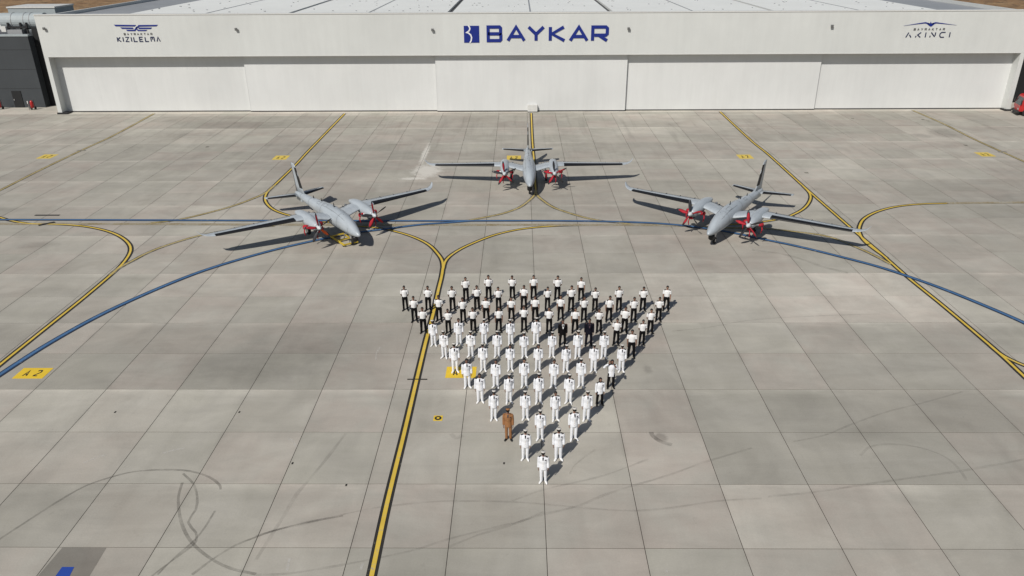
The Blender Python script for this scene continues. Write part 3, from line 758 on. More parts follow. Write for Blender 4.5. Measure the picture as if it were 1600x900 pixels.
def fus_at(x):
    for (a, b) in zip(FUS, FUS[1:]):
        if a[0] >= x >= b[0]:
            t = (a[0]-x)/(a[0]-b[0]); return [a[i]+(b[i]-a[i])*t for i in range(4)]
    return FUS[0]
def fus_pt(x, th, off=.006):
    _, z, ry, rz = fus_at(x)
    return Vector((x, (ry+off)*math.sin(th), z+(rz+off)*math.cos(th)))
def fus_strip(mb, pts, wd=.03):
    """thin stripe lying on the skin through (x, angle) points"""
    d = []
    for (x0, t0), (x1, t1) in zip(pts, pts[1:]):
        n_ = max(2, int(abs(t1-t0)/.12)+int(abs(x1-x0)/.25)+1)
        for s in range(n_): d.append((x0+(x1-x0)*s/n_, t0+(t1-t0)*s/n_))
    d.append(pts[-1]); v = []
    P3 = [fus_pt(*a) for a in d]
    for i, (x, th) in enumerate(d):
        t = (P3[min(i+1, len(d)-1)]-P3[max(i-1, 0)]).normalized()
        n_ = Vector((0, math.sin(th), math.cos(th))); s = t.cross(n_).normalized()*wd/2
        v += [P3[i]+s, P3[i]-s]
    mb.add(v, [(2*i, 2*i+1, 2*i+3, 2*i+2) for i in range(len(d)-1)])
def aircraft(loc, hd, label, extra):
    t = tag(empty('drone_aircraft', loc, hd), label, 'aircraft', 'grey twin propeller aircraft on the apron')
    return t
WING = [(.3, 2.62, 2.15, 1.62, 1.25, 0), (.75, 2.52, 2.1, 1.68, 1.15, .1), (1.6, 2.34, 1.95, 1.88, 1.1, .12), (2.3, 2.19, 1.75, 1.98, 1.1, 0), (3.2, 1.99, 1.55, 1.96, 1.05, -.04), (5.0, 1.6, 1.35, 1.87, 1.0, -.05), (7.0, 1.16, 1.13, 1.77, 1.0, -.05), (8.6, .80, .97, 1.69, 1.0, -.03),
        (9.05, .69, .86, 1.69, .95, .1), (9.4, .52, .62, 1.72, .9, .35), (9.7, .26, .44, 1.81, .85, .65), (9.88, .0, .28, 1.95, .8, .9), (9.96, -.16, .16, 2.06, .7, 1.0)]
def lerp_sec(secs, y):
    for a, b in zip(secs, secs[1:]):
        if a[0] <= y <= b[0]:
            s = (y-a[0])/(b[0]-a[0]); return tuple(a[i]+(b[i]-a[i])*s for i in range(6))
    return secs[-1]
def mir(mb): mb.v = [Vector((a.x, -a.y, a.z)) for a in mb.v]; return mb
def make_meshes():
    D = {}
    D['fuselage'] = MB().tube([(x, 0, z) for x, z, a, b in FUS], [a for _, _, a, b in FUS], 24, [b for _, _, a, b in FUS], ref=(0, 1, 0)).mesh(True)
    s = MB()
    for x_ in (4.75, 3.2, .1, -2.6, -4.6): fus_strip(s, [(x_, -1.9), (x_, 1.9)], .022)
    fus_strip(s, [(4.6, -.62), (1.0, -.62)], .02); fus_strip(s, [(4.6, .62), (1.0, .62)], .02)
    for xa, xb, ta in ((2.8, 2.1, .35), (.9, .3, -.4), (-1.0, -1.6, .45), (-.4, -1.0, -.5)):
        fus_strip(s, [(xa, ta-.22), (xb, ta-.22), (xb, ta+.22), (xa, ta+.22), (xa, ta-.22)], .02)
    D['panel_lines'] = s.mesh()
    s = MB()
    fus_strip(s, [(4.5, .05), (4.35, .5), (3.9, .3), (3.75, .7)], .035); fus_strip(s, [(4.15, .1), (3.95, .2)], .05); fus_strip(s, [(3.9, -.25), (3.6, .05), (3.45, -.15)], .03)
    fus_strip(s, [(4.3, -.5), (4.3, -.1)], .03)
    D['stencil_marks'] = s.mesh()
    s = MB(); s.tube([(5.05, 0, .98), (5.05, 0, .86), (5.05, 0, .62), (5.05, 0, .5)], [.2, .24, .23, .1], 16); D['sensor_turret'] = s.mesh(True)
    for sd in (1, -1):
        f = (lambda m_: m_) if sd == 1 else mir
        D['wing', sd] = f(airfoil_loft(MB(), WING)).mesh(True)
        bs = [lerp_sec(WING, y) for y in (3.25, 5, 7, 8.6, 8.88)]
        D['boot', sd] = f(airfoil_loft(MB(), bs, (3, 4, 5, 6, 7, 8, 9, 10, 11), .012)).mesh(True)
        s = MB()
        for y_ in (1.2, 3.3, 4.6, 5.9, 7.3, 8.7):
            a = lerp_sec(WING, y_); s.box(a[1]-a[2]*.98, a[1]-a[2]*(.7 if y_ != 1.2 else .3), y_-.012, y_+.012, a[3]-.01, a[3]+a[2]*.052)
        a, b = lerp_sec(WING, 3.3), lerp_sec(WING, 8.7); v = []
        for q_ in (a, b):
            for c_ in (.69, .71): v.append((q_[1]-q_[2]*c_, q_[0], q_[3]+q_[2]*.058*q_[4]))
        s.add(v, [(0, 1, 3, 2)])
        D['flap_seam', sd] = f(s).mesh()
        TP = [(.1, -4.95, 1.15, 1.55, 1.0, 0), (1.3, -5.55, .92, 1.50, .95, 0), (2.55, -6.2, .62, 1.44, .9, 0), (2.62, -6.35, .4, 1.44, .6, 0)]
        D['tailplane', sd] = f(airfoil_loft(MB(), TP)).mesh(True)
        D['tailboot', sd] = f(airfoil_loft(MB(), [lerp_sec(TP, y) for y in (.42, 1.3, 2.5)], (3, 4, 5, 6, 7, 8, 9, 10), .012)).mesh(True)
        yn = 2.28
        N = [(3.72, 1.78, .2, .2), (3.62, 1.78, .28, .28), (3.3, 1.78, .36, .40), (2.7, 1.80, .41, .46), (1.9, 1.86, .44, .46), (1.1, 1.93, .43, .38), (.5, 1.97, .37, .27), (.0, 1.97, .3, .15), (-.35, 1.96, .12, .05)]
        D['nacelle', sd] = f(MB().tube([(x, yn, z) for x, z, a, b in N], [a for _, _, a, b in N], 20, [b for _, _, a, b in N], ref=(0, 1, 0))).mesh(True)
        D['intake', sd] = f(MB().tube([(3.63, yn, 1.40), (3.3, yn, 1.38), (2.6, yn, 1.42)], [.12, .17, .1], 14, [.07, .1, .06], ref=(0, 1, 0))).mesh(True)
        D['spinner', sd] = f(MB().tube([(3.74, yn, 1.78), (3.86, yn, 1.78), (4.02, yn, 1.78), (4.14, yn, 1.78), (4.18, yn, 1.78)], [.19, .185, .14, .06, .01], 16, ref=(0, 1, 0))).mesh(True)
        for e in (1, -1):
            s = MB(); s.tube([(3.1, yn+e*.3, 1.72), (2.95, yn+e*.5, 1.68), (2.75, yn+e*.6, 1.64)], [.09, .09, .08], 10); D['exhaust', sd, e] = f(s).mesh(True)
            s = MB(); s.tube([(2.98, yn+e*.46, 1.69), (2.9, yn+e*.54, 1.68), (2.70, yn+e*.66, 1.62), (2.62, yn+e*.68, 1.60)], [.13, .17, .18, .08], 10)
            s.tube([(2.75, yn+e*.66, 1.55), (2.8, yn+e*.74, 1.3), (2.9, yn+e*.7, 1.02)], [.035, .05, .03], 6); D['excover', sd, e] = f(s).mesh(True)
        s = MB()
        for z_ in (1.40,): s.tube([(3.7, yn, z_), (3.62, yn, z_)], [.16, .19], 12, [.1, .12], ref=(0, 1, 0))
        s.tube([(3.72, yn+.1, 1.36), (3.78, yn+.14, 1.1), (3.74, yn+.1, .84)], [.03, .045, .03], 6)
        D['incover', sd] = f(s).mesh(True)
        for b_ in range(5):
            an = R(97+72*b_)*(1 if sd == 1 else 1)
            dr = Vector((0, math.cos(an), math.sin(an))); ax = Vector((1, 0, 0)); cr = ax.cross(dr)
            o_ = Vector((3.88, yn*sd, 1.78))
            def bl(r0, r1, k1, k2):
                s = MB(); n_ = 6
                pts = []; rw = []; rt = []
                v = []; ff = []
                for i in range(n_):
                    t_ = i/(n_-1); r_ = r0+(r1-r0)*t_
                    wv = (.07+.07*math.sin(min(t_*1.25, 1)*math.pi*.8))*k1; tw = R(62-38*t_)
                    if i == n_-1: wv *= .45
                    c1 = (cr*math.cos(tw)+ax*math.sin(tw)); c2 = dr.cross(c1)
                    for (a_, b2) in ((-1, 0), (-.4, .5), (.5, .4), (1, 0), (.5, -.4), (-.4, -.5)): v.append(o_+dr*r_+c1*(a_*wv)+c2*(b2*.03*k2))
                for i in range(n_-1):
                    for j in range(6): ff.append((i*6+j, i*6+(j+1) % 6, (i+1)*6+(j+1) % 6, (i+1)*6+j))
                ff += [tuple(range(6)), tuple(range((n_-1)*6, n_*6))]
                return s.add(v, ff).mesh(True)
            D['blade', sd, b_] = bl(.12, 1.16, 1.0, 1.0)
            D['bcover', sd, b_] = bl(.2, .98, 1.0, 3.2)
    FN = [(1.62, -3.9, 2.2, 0, .8, 0), (2.3, -4.7, 1.5, 0, .8, 0), (3.3, -5.25, 1.2, 0, .8, 0), (4.0, -5.72, .92, 0, .8, 0), (4.13, -5.95, .62, 0, .5, 0)]
    s = airfoil_loft(MB(), FN); s.v = [Vector((a.x, a.z*.75, a.y)) for a in s.v]; D['fin'] = s.mesh(True)
    s = airfoil_loft(MB(), [lerp_sec(FN, y) for y in (2.25, 3.0, 3.85)], (3, 4, 5, 6, 7, 8, 9, 10, 11), .014); s.v = [Vector((a.x, a.z*.8, a.y)) for a in s.v]; D['finboot'] = s.mesh(True)
    s = MB().tube([(-4.8, 0, 1.35), (-5.5, 0, 1.05), (-6.1, 0, .98)], [.02, .03, .02], 8); s.box(-6.1, -4.9, -.03, .03, 1.0, 1.4); D['ventral'] = s.mesh()
    return D
AM = make_meshes()
def copy_in(name, key, par, mat): return link(name, AM[key], par, M[mat])
def wheel(par, x, y, r_, wd):
    w_ = MB().tube([(x, y-wd/2, r_), (x, y-wd*.35, r_), (x, y+wd*.35, r_), (x, y+wd/2, r_)], [r_*.86, r_, r_, r_*.86], 18).build('wheel', M['tyre'], par)
    MB().tube([(x, y-wd/2-.01, r_), (x, y+wd/2+.01, r_)], r_*.5, 12).build('rim', M['metal'], w_)
COVER = {0: (0, 1, 3), 1: (0, 2, 3), 2: (1, 2, 4)}
planes = [((-15.42, 57.29, 0), -52.98, 'grey twin propeller drone aircraft at left, nose pointing to lower right'),
          ((.88, 70.84, 0), -89.58, 'grey twin propeller drone aircraft in the middle, parked nearest the hangar'),
          ((17.26, 57.6, 0), -124.28, 'grey twin propeller drone aircraft at right, nose pointing to lower left')]
for pi_, (loc, hd, lab) in enumerate(planes):
    t = tag(empty('drone_aircraft', loc, R(hd)), lab, 'aircraft', 'grey drone aircraft parked on the apron')
    fu = copy_in('fuselage', 'fuselage', t, 'aircraft')
    copy_in('panel_lines', 'panel_lines', fu, 'panelline'); copy_in('stencil_marks', 'stencil_marks', fu, 'stencil')
    copy_in('sensor_turret', 'sensor_turret', t, 'boot')
    fi = copy_in('fin', 'fin', t, 'aircraft'); copy_in('deicing_boot', 'finboot', fi, 'boot'); copy_in('ventral_fin', 'ventral', t, 'aircraft')
    for sd in (1, -1):
        wg = copy_in('wing', ('wing', sd), t, 'aircraft'); copy_in('deicing_boot', ('boot', sd), wg, 'boot'); copy_in('flap_seam', ('flap_seam', sd), wg, 'panelline')
        tp_ = copy_in('tailplane', ('tailplane', sd), t, 'aircraft'); copy_in('deicing_boot', ('tailboot', sd), tp_, 'boot')
        na = copy_in('nacelle', ('nacelle', sd), t, 'aircraft'); copy_in('intake', ('intake', sd), na, 'boot'); copy_in('intake_cover', ('incover', sd), na, 'red')
        for e in (1, -1):
            copy_in('exhaust_pipe', ('exhaust', sd, e), na, 'metal'); copy_in('exhaust_cover', ('excover', sd, e), na, 'red')
        sp_ = copy_in('propeller', ('spinner', sd), t, 'aircraft_light')
        for b_ in range(5):
            copy_in('blade', ('blade', sd, b_), sp_, 'blade')
            if b_ in COVER[(pi_+(sd == 1)) % 3]: copy_in('blade_cover', ('bcover', sd, b_), sp_, 'orange' if (pi_ == 0 and b_ == 3 and sd == -1) else 'red')
        MB().tube([(.3, sd*1.55, 1.9), (.15, sd*1.6, .4)], [.09, .06], 10).build('landing_leg', M['metal'], t); wheel(t, .1, sd*1.68, .33, .2)
        MB().tube([(.9, sd*1.2, 1.6), (.15, sd*1.58, .6)], .04, 8).build('brace', M['metal'], t)
    MB().tube([(4.2, 0, 1.1), (4.3, 0, .35)], [.08, .06], 10).build('nose_leg', M['metal'], t); wheel(t, 4.32, 0, .26, .16)
    MB().tube([(3.5, 0, .9), (4.25, 0, .6)], .035, 8).build('brace', M['metal'], t)
    for x_, y_, h_ in ((1.8, 0, .3), (-.6, 0, .24), (-2.2, 0, .2)):
        _, z_, _, rz_ = fus_at(x_); MB().add([(x_, .015, z_+rz_-.03), (x_-.22, .015, z_+rz_-.03), (x_-.2, .008, z_+rz_+h_), (x_-.1, .008, z_+rz_+h_), (x_, -.015, z_+rz_-.03), (x_-.22, -.015, z_+rz_-.03), (x_-.2, -.008, z_+rz_+h_), (x_-.1, -.008, z_+rz_+h_)], [(0, 1, 2, 3), (4, 7, 6, 5), (0, 3, 7, 4), (1, 5, 6, 2), (3, 2, 6, 7), (0, 4, 5, 1)]).build('blade_antenna', M['boot'], t)
# yellow tow frame standing under the nose of the left aircraft
q = pix(538, 377); fr = tag(empty('tow_frame', (q.x, q.y, 0), R(-52)), 'low yellow steel frame on the concrete under the left aircraft nose', 'frame')
for y_ in (-.55, .55): MB().box(-1.2, 1.2, y_-.05, y_+.05, .12, .24).build('rail', M['frameyellow'], fr)
for x_ in (-1.14, 0, 1.14): MB().box(x_-.05, x_+.05, -.495, .495, .13, .23).build('cross_bar', M['frameyellow'], fr)
for x_ in (-1.0, 1.0):
    for y_ in (-.55, .55): MB().tube([(x_, y_-.04, .1), (x_, y_+.04, .1)], .1, 12).build('wheel', M['tyre'], fr)
MB().tube([(-.1, .05, .2), (0, .1, .65), (.35, .1, .7)], .04, 8).build('lifting_arm', M['metal'], fr)

# ---------------------------------------------------------------- people
def remesh(mb, voxel, ratio, wr=0.0, seed=0, keep=None):
    me = mb.mesh(); o = bpy.data.objects.new('tmp', me); col.objects.link(o)
    a = o.modifiers.new('r', 'REMESH'); a.mode = 'VOXEL'; a.voxel_size = voxel
    b = o.modifiers.new('s', 'SMOOTH'); b.factor = .5; b.iterations = 2
    c_ = o.modifiers.new('d', 'DECIMATE'); c_.ratio = ratio
    dg = bpy.context.evaluated_depsgraph_get(); ev = o.evaluated_get(dg)
    me2 = bpy.data.meshes.new_from_object(ev); bpy.data.objects.remove(o); bpy.data.meshes.remove(me)
    if wr:
        for v in me2.vertices:
            n_ = noise.noise(Vector((v.co.x*9+seed, v.co.y*9, v.co.z*14)))+.6*noise.noise(Vector((v.co.x*22, v.co.y*22+seed, v.co.z*25)))
            v.co += v.normal*(n_*wr)
    me2.materials.clear(); me2.shade_smooth(); return me2
def arm_pts(pose, s):
    if pose == 'behind': return [(s*.175, .0, 1.43), (s*.205, .02, 1.36), (s*.235, .06, 1.12), (s*.2, .12, .98), (s*.07, .165, .92)]
    if pose == 'raised': 
        if s < 0: return [(-.185, 0, 1.43), (-.25, -.02, 1.43), (-.44, -.1, 1.36), (-.34, -.16, 1.52), (-.16, -.15, 1.63)]
        return [(.185, 0, 1.43), (.235, 0, 1.36), (.33, -.02, 1.14), (.27, -.17, 1.27), (.16, -.2, 1.42)]
    return [(s*.17, .0, 1.43), (s*.2, .0, 1.36), (s*.223, .02, 1.13), (s*.232, -.02, .89), (s*.232, -.025, .84)]
def limb_hand(mb, pose, s, A):
    """five separate fingers on a palm, rooted at the wrist"""
    wr = Vector(A[-1]); d = (wr-Vector(A[-2])).normalized()
    if pose == 'raised': d = (Vector((0, .05, .2)) if s < 0 else Vector((-.08, -.02, .12))).normalized()
    side = Vector((0, -1, 0)) if pose == 'side' else (Vector((0, 0, 1)) if pose == 'behind' else Vector((1, 0, .2)))
    side = (side-side.dot(d)*d).normalized(); nrm = d.cross(side)
    inn = nrm*(-1 if nrm.x*s > 0 else 1)
    p = wr+d*.02
    mb.tube([wr-d*.02, p+d*.03, p+d*.085], [.026, .04, .04], 8, [.02, .018, .016], ref=tuple(side))
    for i, (o_, L) in enumerate(((-.032, .062), (-.011, .076), (.011, .082), (.032, .074))):
        b0 = p+d*.075+side*o_; mb.tube([b0, b0+d*L*.5+inn*.004, b0+d*L*.8+inn*.018, b0+d*L*.9+inn*.034], [.0095, .009, .008, .006], 6)
    b0 = p+d*.02+side*.03; mb.tube([b0, b0+side*.03+d*.03+inn*.01, b0+side*.036+d*.062+inn*.016], [.012, .0105, .008], 6)
def leg_pts(st, s): return [(s*.09, .0, .95), (s*(.095+st*.2), 0, .86), (s*(.1+st*.5), -.01, .5), (s*(.1+st*.8), .015, .1)]
def body_mesh(pose, st):
    mb = MB()
    mb.tube([(0, 0, .84), (0, 0, .95), (0, 0, 1.08), (0, -.01, 1.25), (0, 0, 1.38), (0, .005, 1.45), (0, .01, 1.50)], [.14, .155, .135, .155, .165, .12, .055], 14, [.095, .105, .095, .11, .105, .075, .055])
    mb.tube([(0, .01, 1.44), (0, .0, 1.56)], [.055, .052], 10)
    mb.ball((0, -.005, 1.645), .076, .092, .112, 14, 10); mb.ball((0, -.03, 1.585), .052, .058, .05, 10, 6)
    mb.tube([(0, -.09, 1.665), (0, -.112, 1.628), (0, -.09, 1.617)], [.009, .015, .012], 6)
    for s in (-1, 1):
        mb.ball((s*.076, .005, 1.64), .011, .022, .032, 6, 5)
        A = arm_pts(pose, s); mb.tube(A, [.055, .05, .042, .03, .026], 10); limb_hand(mb, pose, s, A)
        mb.tube(leg_pts(st, s), [.075, .08, .055, .036], 10)
        x_ = s*(.1+st*.8); fx = s*(.05 if st < .05 else .03)
        mb.tube([(x_, .05, .035), (x_, .0, .05), (x_+fx, -.12, .035), (x_+fx*1.4, -.17, .025)], [.03, .037, .042, .025], 8, [.03, .04, .028, .018])
    return remesh(mb, .0085, .22)
def top_mesh(pose, kind, seed):
    mb = MB(); jk = kind == 'jacket'
    if jk: rings = [(.76, .19, .135), (.84, .186, .132), (.95, .178, .126), (1.08, .16, .116), (1.25, .185, .133), (1.37, .19, .125), (1.43, .155, .1), (1.485, .085, .075)]
    else: rings = [(.98, .158, .112), (1.02, .166, .118), (1.12, .168, .12), (1.25, .18, .128), (1.37, .185, .12), (1.43, .148, .095), (1.475, .08, .072)]
    mb.tube([(0, 0, z) for z, a, b in rings], [a for z, a, b in rings], 18, [b for z, a, b in rings])
    for s in (-1, 1):
        A = [Vector(a) for a in arm_pts(pose, s)]
        if jk: P_ = A[:4]+[A[3]+(A[4]-A[3])*.6]; r_ = [.078, .074, .062, .05, .05]
        else: P_ = A[:2]+[A[1]+(A[2]-A[1])*.75]; r_ = [.075, .07, .068]
        mb.tube(P_, r_, 12)
    return remesh(mb, .012, .38, .008 if jk else .009, seed)
def trouser_mesh(st, seed):
    mb = MB(); mb.tube([(0, 0, .80), (0, 0, .9), (0, 0, 1.0), (0, 0, 1.03)], [.135, .172, .158, .15], 16, [.1, .122, .112, .108])
    for s in (-1, 1):
        L = leg_pts(st, s); L[3] = (L[3][0], L[3][1], .06); mb.tube(L, [.088, .094, .074, .066], 12, [.09, .098, .078, .07])
    return remesh(mb, .012, .38, .008, seed)
def shoe_mesh(st, s):
    x_ = s*(.1+st*.8); fx = s*(.055 if st < .05 else .03)
    mb = MB(); mb.tube([(x_, .085, .04), (x_, .05, .05), (x_, .0, .055), (x_+fx, -.12, .04), (x_+fx*1.35, -.18, .032), (x_+fx*1.45, -.205, .025)], [.02, .045, .05, .054, .04, .012], 10, [.03, .048, .053, .037, .03, .012])
    mb.box(x_-.03, x_+.03, .0, .09, .0, .03); return remesh(mb, .009, .5)
PM = {}
for pose, st in (('side', 0.0), ('side', .06), ('behind', .035), ('raised', .06)): PM['body', pose, st] = body_mesh(pose, st)
for n_ in range(3): PM['jacket', n_] = top_mesh('side', 'jacket', n_*7.3)
PM['jacket', 'raised'] = top_mesh('raised', 'jacket', 3.1)
for n_ in range(2): PM['shirt', 'behind', n_] = top_mesh('behind', 'shirt', n_*5.1); PM['shirt', 'side', n_] = top_mesh('side', 'shirt', n_*5.1+2)
for st in (0.0, .06, .035):
    for n_ in range(2): PM['trousers', st, n_] = trouser_mesh(st, n_*4.4)
    for s in (-1, 1): PM['shoe', st, s] = shoe_mesh(st, s)
mb = MB(); mb.ball((0, .008, 1.668), .084, .098, .1, 16, 10)
mb.v = [Vector((a.x, a.y, a.z)) if not (a.y < -.035 and a.z < 1.68) else Vector((a.x*.95, -.035+(a.y+.035)*.35, max(a.z, 1.63))) for a in mb.v]
PM['hair'] = mb.mesh(True)
mb = MB(); mb.ball((0, .012, 1.66), .095, .11, .125, 16, 10)
mb.v = [a if not (a.y < -.06 and a.z < 1.72) else Vector((a.x, -.05, a.z)) for a in mb.v]
mb.tube([(0, .02, 1.44), (0, .015, 1.5), (0, .015, 1.6)], [.13, .085, .08], 14, [.1, .08, .085])
PM['scarf'] = remesh(mb, .01, .5, .003)
mb = MB(); mb.tube([(0, -.005, 1.69), (0, -.005, 1.735)], [.083, .088], 18, [.098, .103]); PM['capband'] = mb.mesh(True)
mb = MB(); mb.tube([(0, -.008, 1.728), (0, -.008, 1.745), (0, -.004, 1.758), (0, .0, 1.766), (0, .0, 1.768)], [.089, .106, .109, .085, .02], 20, [.104, .12, .124, .095, .02]); PM['captop'] = mb.mesh(True)
mb = MB(); v = []
for i in range(9):
    a = math.pi*(1.12+.76*i/8); v += [(.087*math.cos(a), -.005+.103*math.sin(a), 1.70), (.095*math.cos(a), -.02+.155*math.sin(a), 1.683)]
v += [(x, y, z-.006) for x, y, z in v]; n_ = 18
mb.add(v, [(2*i, 2*i+1, 2*i+3, 2*i+2) for i in range(8)]+[(2*i+n_, 2*i+2+n_, 2*i+3+n_, 2*i+1+n_) for i in range(8)]+[(2*i+1, 2*i+1+n_, 2*i+3+n_, 2*i+3) for i in range(8)])
PM['visor'] = mb.mesh()
for s in (-1, 1):
    Mx = Matrix.Translation((s*.155, .005, 1.467)) @ Matrix.Rotation(s*.42, 4, 'Y')
    mb = MB(); mb.box(-.075, .075, -.034, .034, -.008, .012, Mx); PM['epaulette', s] = mb.mesh(bevel=.006)
    mb = MB(); mb.box(s*.03-.012, s*.03+.012, -.1, -.09, 1.655, 1.667); PM['eye', s] = mb.mesh()
mb = MB(); mb.box(-.022, .022, -.096, -.085, 1.588, 1.597); PM['mouth'] = mb.mesh()
mb = MB(); mb.add([(-.035, -.09, 1.47), (.035, -.09, 1.47), (.028, -.128, 1.42), (-.028, -.128, 1.42), (.022, -.142, 1.35), (0, -.145, 1.32), (-.022, -.142, 1.35),
                   (-.035, -.05, 1.47), (.035, -.05, 1.47), (.028, -.08, 1.42), (-.028, -.08, 1.42), (.022, -.1, 1.35), (0, -.1, 1.32), (-.022, -.1, 1.35)],
                  [(0, 1, 2, 3), (3, 2, 4, 5, 6), (7, 10, 9, 8), (10, 13, 12, 11, 9), (0, 3, 10, 7), (3, 6, 13, 10), (6, 5, 12, 13), (5, 4, 11, 12), (4, 2, 9, 11), (2, 1, 8, 9), (1, 0, 7, 8)]); PM['tie'] = mb.mesh()
mb = MB(); mb.add([(-.065, -.105, 1.465), (.065, -.105, 1.465), (.02, -.152, 1.2), (-.02, -.152, 1.2), (-.05, -.05, 1.465), (.05, -.05, 1.465), (.012, -.1, 1.22), (-.012, -.1, 1.22)], [(0, 1, 2, 3), (4, 7, 6, 5), (0, 4, 5, 1), (1, 5, 6, 2), (2, 6, 7, 3), (3, 7, 4, 0)]); PM['shirtfront'] = mb.mesh()
mb = MB(); mb.box(.065, .13, -.142, -.1, 1.33, 1.36, Matrix.Rotation(.12, 4, 'Z')); PM['medals'] = mb.mesh()
mb = MB()
for z_ in (1.18, 1.08, .98, .88): mb.ball((0, -.138 if z_ > 1.1 else -.13, z_), .011, .008, .011, 8, 5)
PM['buttons'] = mb.mesh(True)
mb = MB(); mb.tube([(0, 0, .985), (0, 0, 1.02)], .167, 20, [.12, .12] if False else [.119, .119]); PM['belt'] = mb.mesh(True)

prnd = random.Random(23)
ORD = ['', 'first', 'second', 'third', 'fourth', 'fifth', 'sixth', 'seventh', 'eighth', 'ninth', 'tenth', 'eleventh', 'twelfth', 'thirteenth']
def person(loc, kind, label, group, cap=True):
    st = {'shirt': .035, 'white': 0.0, 'brown': .0, 'suit': .06, 'navy': .06, 'scarf': .06, 'raised': .06}[kind]
    pose = 'side'
    if kind == 'shirt':
        pose = 'behind' if prnd.random() < .6 else 'side'
        if pose == 'side': st = .06
    if kind == 'raised': pose = 'raised'
    sk = M['skin'] if prnd.random() < .5 else M['skin_b']
    o = link('person', PM['body', pose, st], None, sk); o.location = loc
    sc = prnd.uniform(.90, .99) * (.95 if kind in ('scarf', 'raised') else 1.0)
    wd = prnd.uniform(.95, 1.06); o.scale = (sc*wd, sc*prnd.uniform(.92, 1.15), sc); o.rotation_euler.x = prnd.uniform(-.025, .025); o.rotation_euler.y = prnd.uniform(-.02, .02); o.rotation_euler.z = prnd.uniform(-.2, .2)
    tag(o, label, 'person', group)
    def c(name, key, mat, par=None): return link(name, PM[key], par or o, M[mat])
    v = prnd.randrange(2)
    for s in (-1, 1):
        c('eye', ('eye', s), 'hair'); c('shoe', ('shoe', st, s), 'whiteshoe' if kind == 'white' else 'blackshoe')
    c('mouth', 'mouth', 'lips')
    tro = {'white': 'whitecloth', 'brown': 'browncloth', 'navy': 'navycloth'}.get(kind, 'blackcloth')
    c('trousers', ('trousers', st, v), tro)
    if kind == 'shirt':
        sh = c('shirt', ('shirt', pose, v), 'shirtcloth'); c('belt', 'belt', 'blackcloth')
        for s in (-1, 1): c('epaulette', ('epaulette', s), 'blackcloth', sh)
        c('hair', 'hair', 'hair')
    else:
        jm = {'white': 'whitecloth', 'scarf': 'whitecloth', 'raised': 'whitecloth', 'brown': 'browncloth', 'suit': 'blackcloth', 'navy': 'navycloth'}[kind]
        jk = c('jacket', ('jacket', 'raised') if kind == 'raised' else ('jacket', prnd.randrange(3)), jm)
        if kind in ('white', 'brown', 'scarf', 'raised'):
            for s in (-1, 1): c('epaulette', ('epaulette', s), 'blackcloth' if kind != 'brown' else 'browncloth', jk)
            if kind != 'raised': c('medal_ribbons', 'medals', 'ribbon', jk)
            c('buttons', 'buttons', 'gold', jk)
        if kind in ('suit', 'navy'): c('shirt_front', 'shirtfront', 'shirtcloth' if kind == 'suit' else 'ribbon', jk)
        if kind not in ('scarf', 'raised'): c('tie', 'tie', 'blackcloth' if kind != 'brown' else 'stencil', jk)
        if kind in ('scarf', 'raised'): c('head_scarf', 'scarf', 'scarf')
        else: c('hair', 'hair', 'hair')
        if cap and kind in ('white', 'brown'):
            cp = c('cap', 'captop', 'capcloth' if kind == 'white' else 'browncloth'); c('cap_band', 'capband', 'blackcloth', cp); c('visor', 'visor', 'blackshoe', cp)
    return o
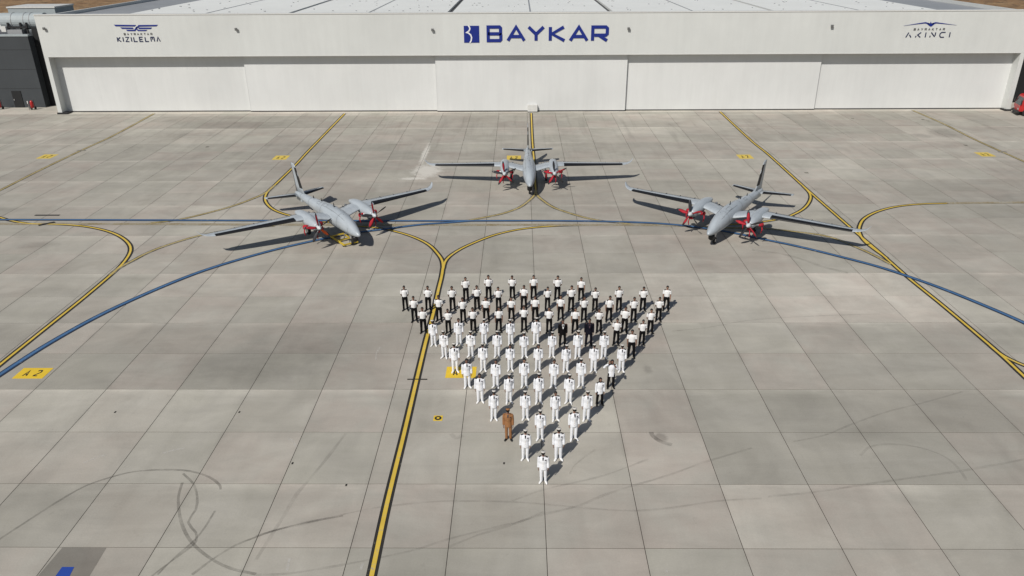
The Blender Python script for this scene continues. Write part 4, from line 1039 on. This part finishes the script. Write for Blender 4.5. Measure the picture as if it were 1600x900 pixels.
rows = [  # feet on the apron, rows from the front tip backwards
 [(.98, 25.91)],
 [(.25, 27.5), (1.70, 27.5)],
 [(-.5, 28.98), (.97, 29.02), (2.49, 29.02)],
 [(-1.25, 30.56), (.25, 30.63), (1.73, 30.58), (3.19, 30.56)],
 [(-1.98, 32.09), (-.53, 32.07), (.95, 32.09), (2.43, 32.05), (3.98, 31.92)],
 [(-2.69, 33.48), (-1.24, 33.5), (.24, 33.6), (1.71, 33.5), (3.19, 33.52), (4.71, 33.48)],
 [(-3.49, 35.04), (-1.96, 35.14), (-.53, 35.22), (.95, 35.18), (2.45, 35.1), (3.95, 35.1), (5.44, 35.06)],
 [(-4.21, 36.58), (-2.75, 36.68), (-1.23, 36.68), (.24, 36.65), (1.76, 36.66), (3.18, 36.6), (4.67, 36.56), (6.19, 36.59)],
 [(-4.95, 37.95), (-3.45, 38.04), (-2.02, 38.1), (-.51, 38.12), (.95, 38.12), (2.46, 37.98), (3.94, 37.98), (5.49, 38.03), (6.94, 38.03)],
 [(-5.70, 39.5), (-4.17, 39.46), (-2.76, 39.56), (-1.26, 39.56), (.24, 39.7), (1.72, 39.55), (3.23, 39.55), (4.70, 39.55), (6.15, 39.49), (7.69, 39.48)],
 [(-6.41, 40.95), (-4.89, 40.98), (-3.44, 40.8), (-2.0, 41.04), (-.5, 41.12), (.95, 41.1), (2.48, 41.08), (3.91, 40.98), (5.42, 40.97), (6.87, 40.96), (8.39, 41.0)],
 [(-7.14, 42.54), (-5.73, 42.5), (-4.19, 42.5), (-2.71, 42.56), (-1.29, 42.52), (.23, 42.7), (1.74, 42.5), (3.21, 42.43), (4.67, 42.42), (6.16, 42.38), (7.69, 42.4), (9.14, 42.44)],
 [(-3.43, 43.85), (-1.99, 44.02), (-.49, 44.12), (.93, 44.2), (2.44, 44.02), (3.95, 43.96)]]
BARE = {(3, 2), (4, 0), (5, 0), (5, 1), (5, 2), (5, 3), (6, 2), (6, 3), (8, 1)}
for r_, rw in enumerate(rows):
    for c_, (x_, y_) in enumerate(rw):
        kind = 'white' if r_ < 9 else 'shirt'
        if (r_, c_) == (2, 0): kind = 'brown'
        if (r_, c_) == (4, 4): kind = 'scarf'
        if (r_, c_) == (5, 5): kind = 'raised'
        if (r_, c_) in ((7, 7), (8, 7), (8, 8)): kind = 'shirt'
        if (r_, c_) == (8, 5): kind = 'suit'
        if (r_, c_) == (8, 6): kind = 'navy'
        n_ = len(rw); bare = (r_, c_) in BARE
        pl = 'leftmost' if c_ == 0 else 'rightmost' if c_ == n_-1 else (ORD[c_+1]+' from left' if c_ < n_/2 else (ORD[n_-c_]+' from right'))
        rowtxt = 'back row of six' if r_ == 12 else ORD[r_+1]+' row from front'
        grp = 'people in white dress uniform in the triangle' if kind == 'white' else 'people in white shirts and black trousers in the triangle' if kind == 'shirt' else None
        if r_ == 0: lab = 'person in white dress uniform and cap standing alone at the front tip'
        elif kind == 'white': lab = 'person in white dress uniform, %s, %s, %s' % ('bareheaded' if bare else 'white cap', pl, rowtxt)
        elif kind == 'shirt': lab = 'person in white shirt and black trousers, %s, %s' % (pl, rowtxt)
        elif kind == 'brown': lab = 'person in brown uniform and cap at the left of the third row'
        elif kind == 'suit': lab = 'person in black suit and tie with white shirt among white uniforms'
        elif kind == 'navy': lab = 'person in dark suit beside the one in black suit and tie'
        elif kind == 'scarf': lab = 'person in white jacket, black trousers and dark head covering, arms at sides'
        else: lab = 'person in white jacket and black trousers with arms raised to the head'
        person((x_+prnd.uniform(-.03, .03), y_+.1+prnd.uniform(-.04, .04), .002), kind, lab, grp, not bare)
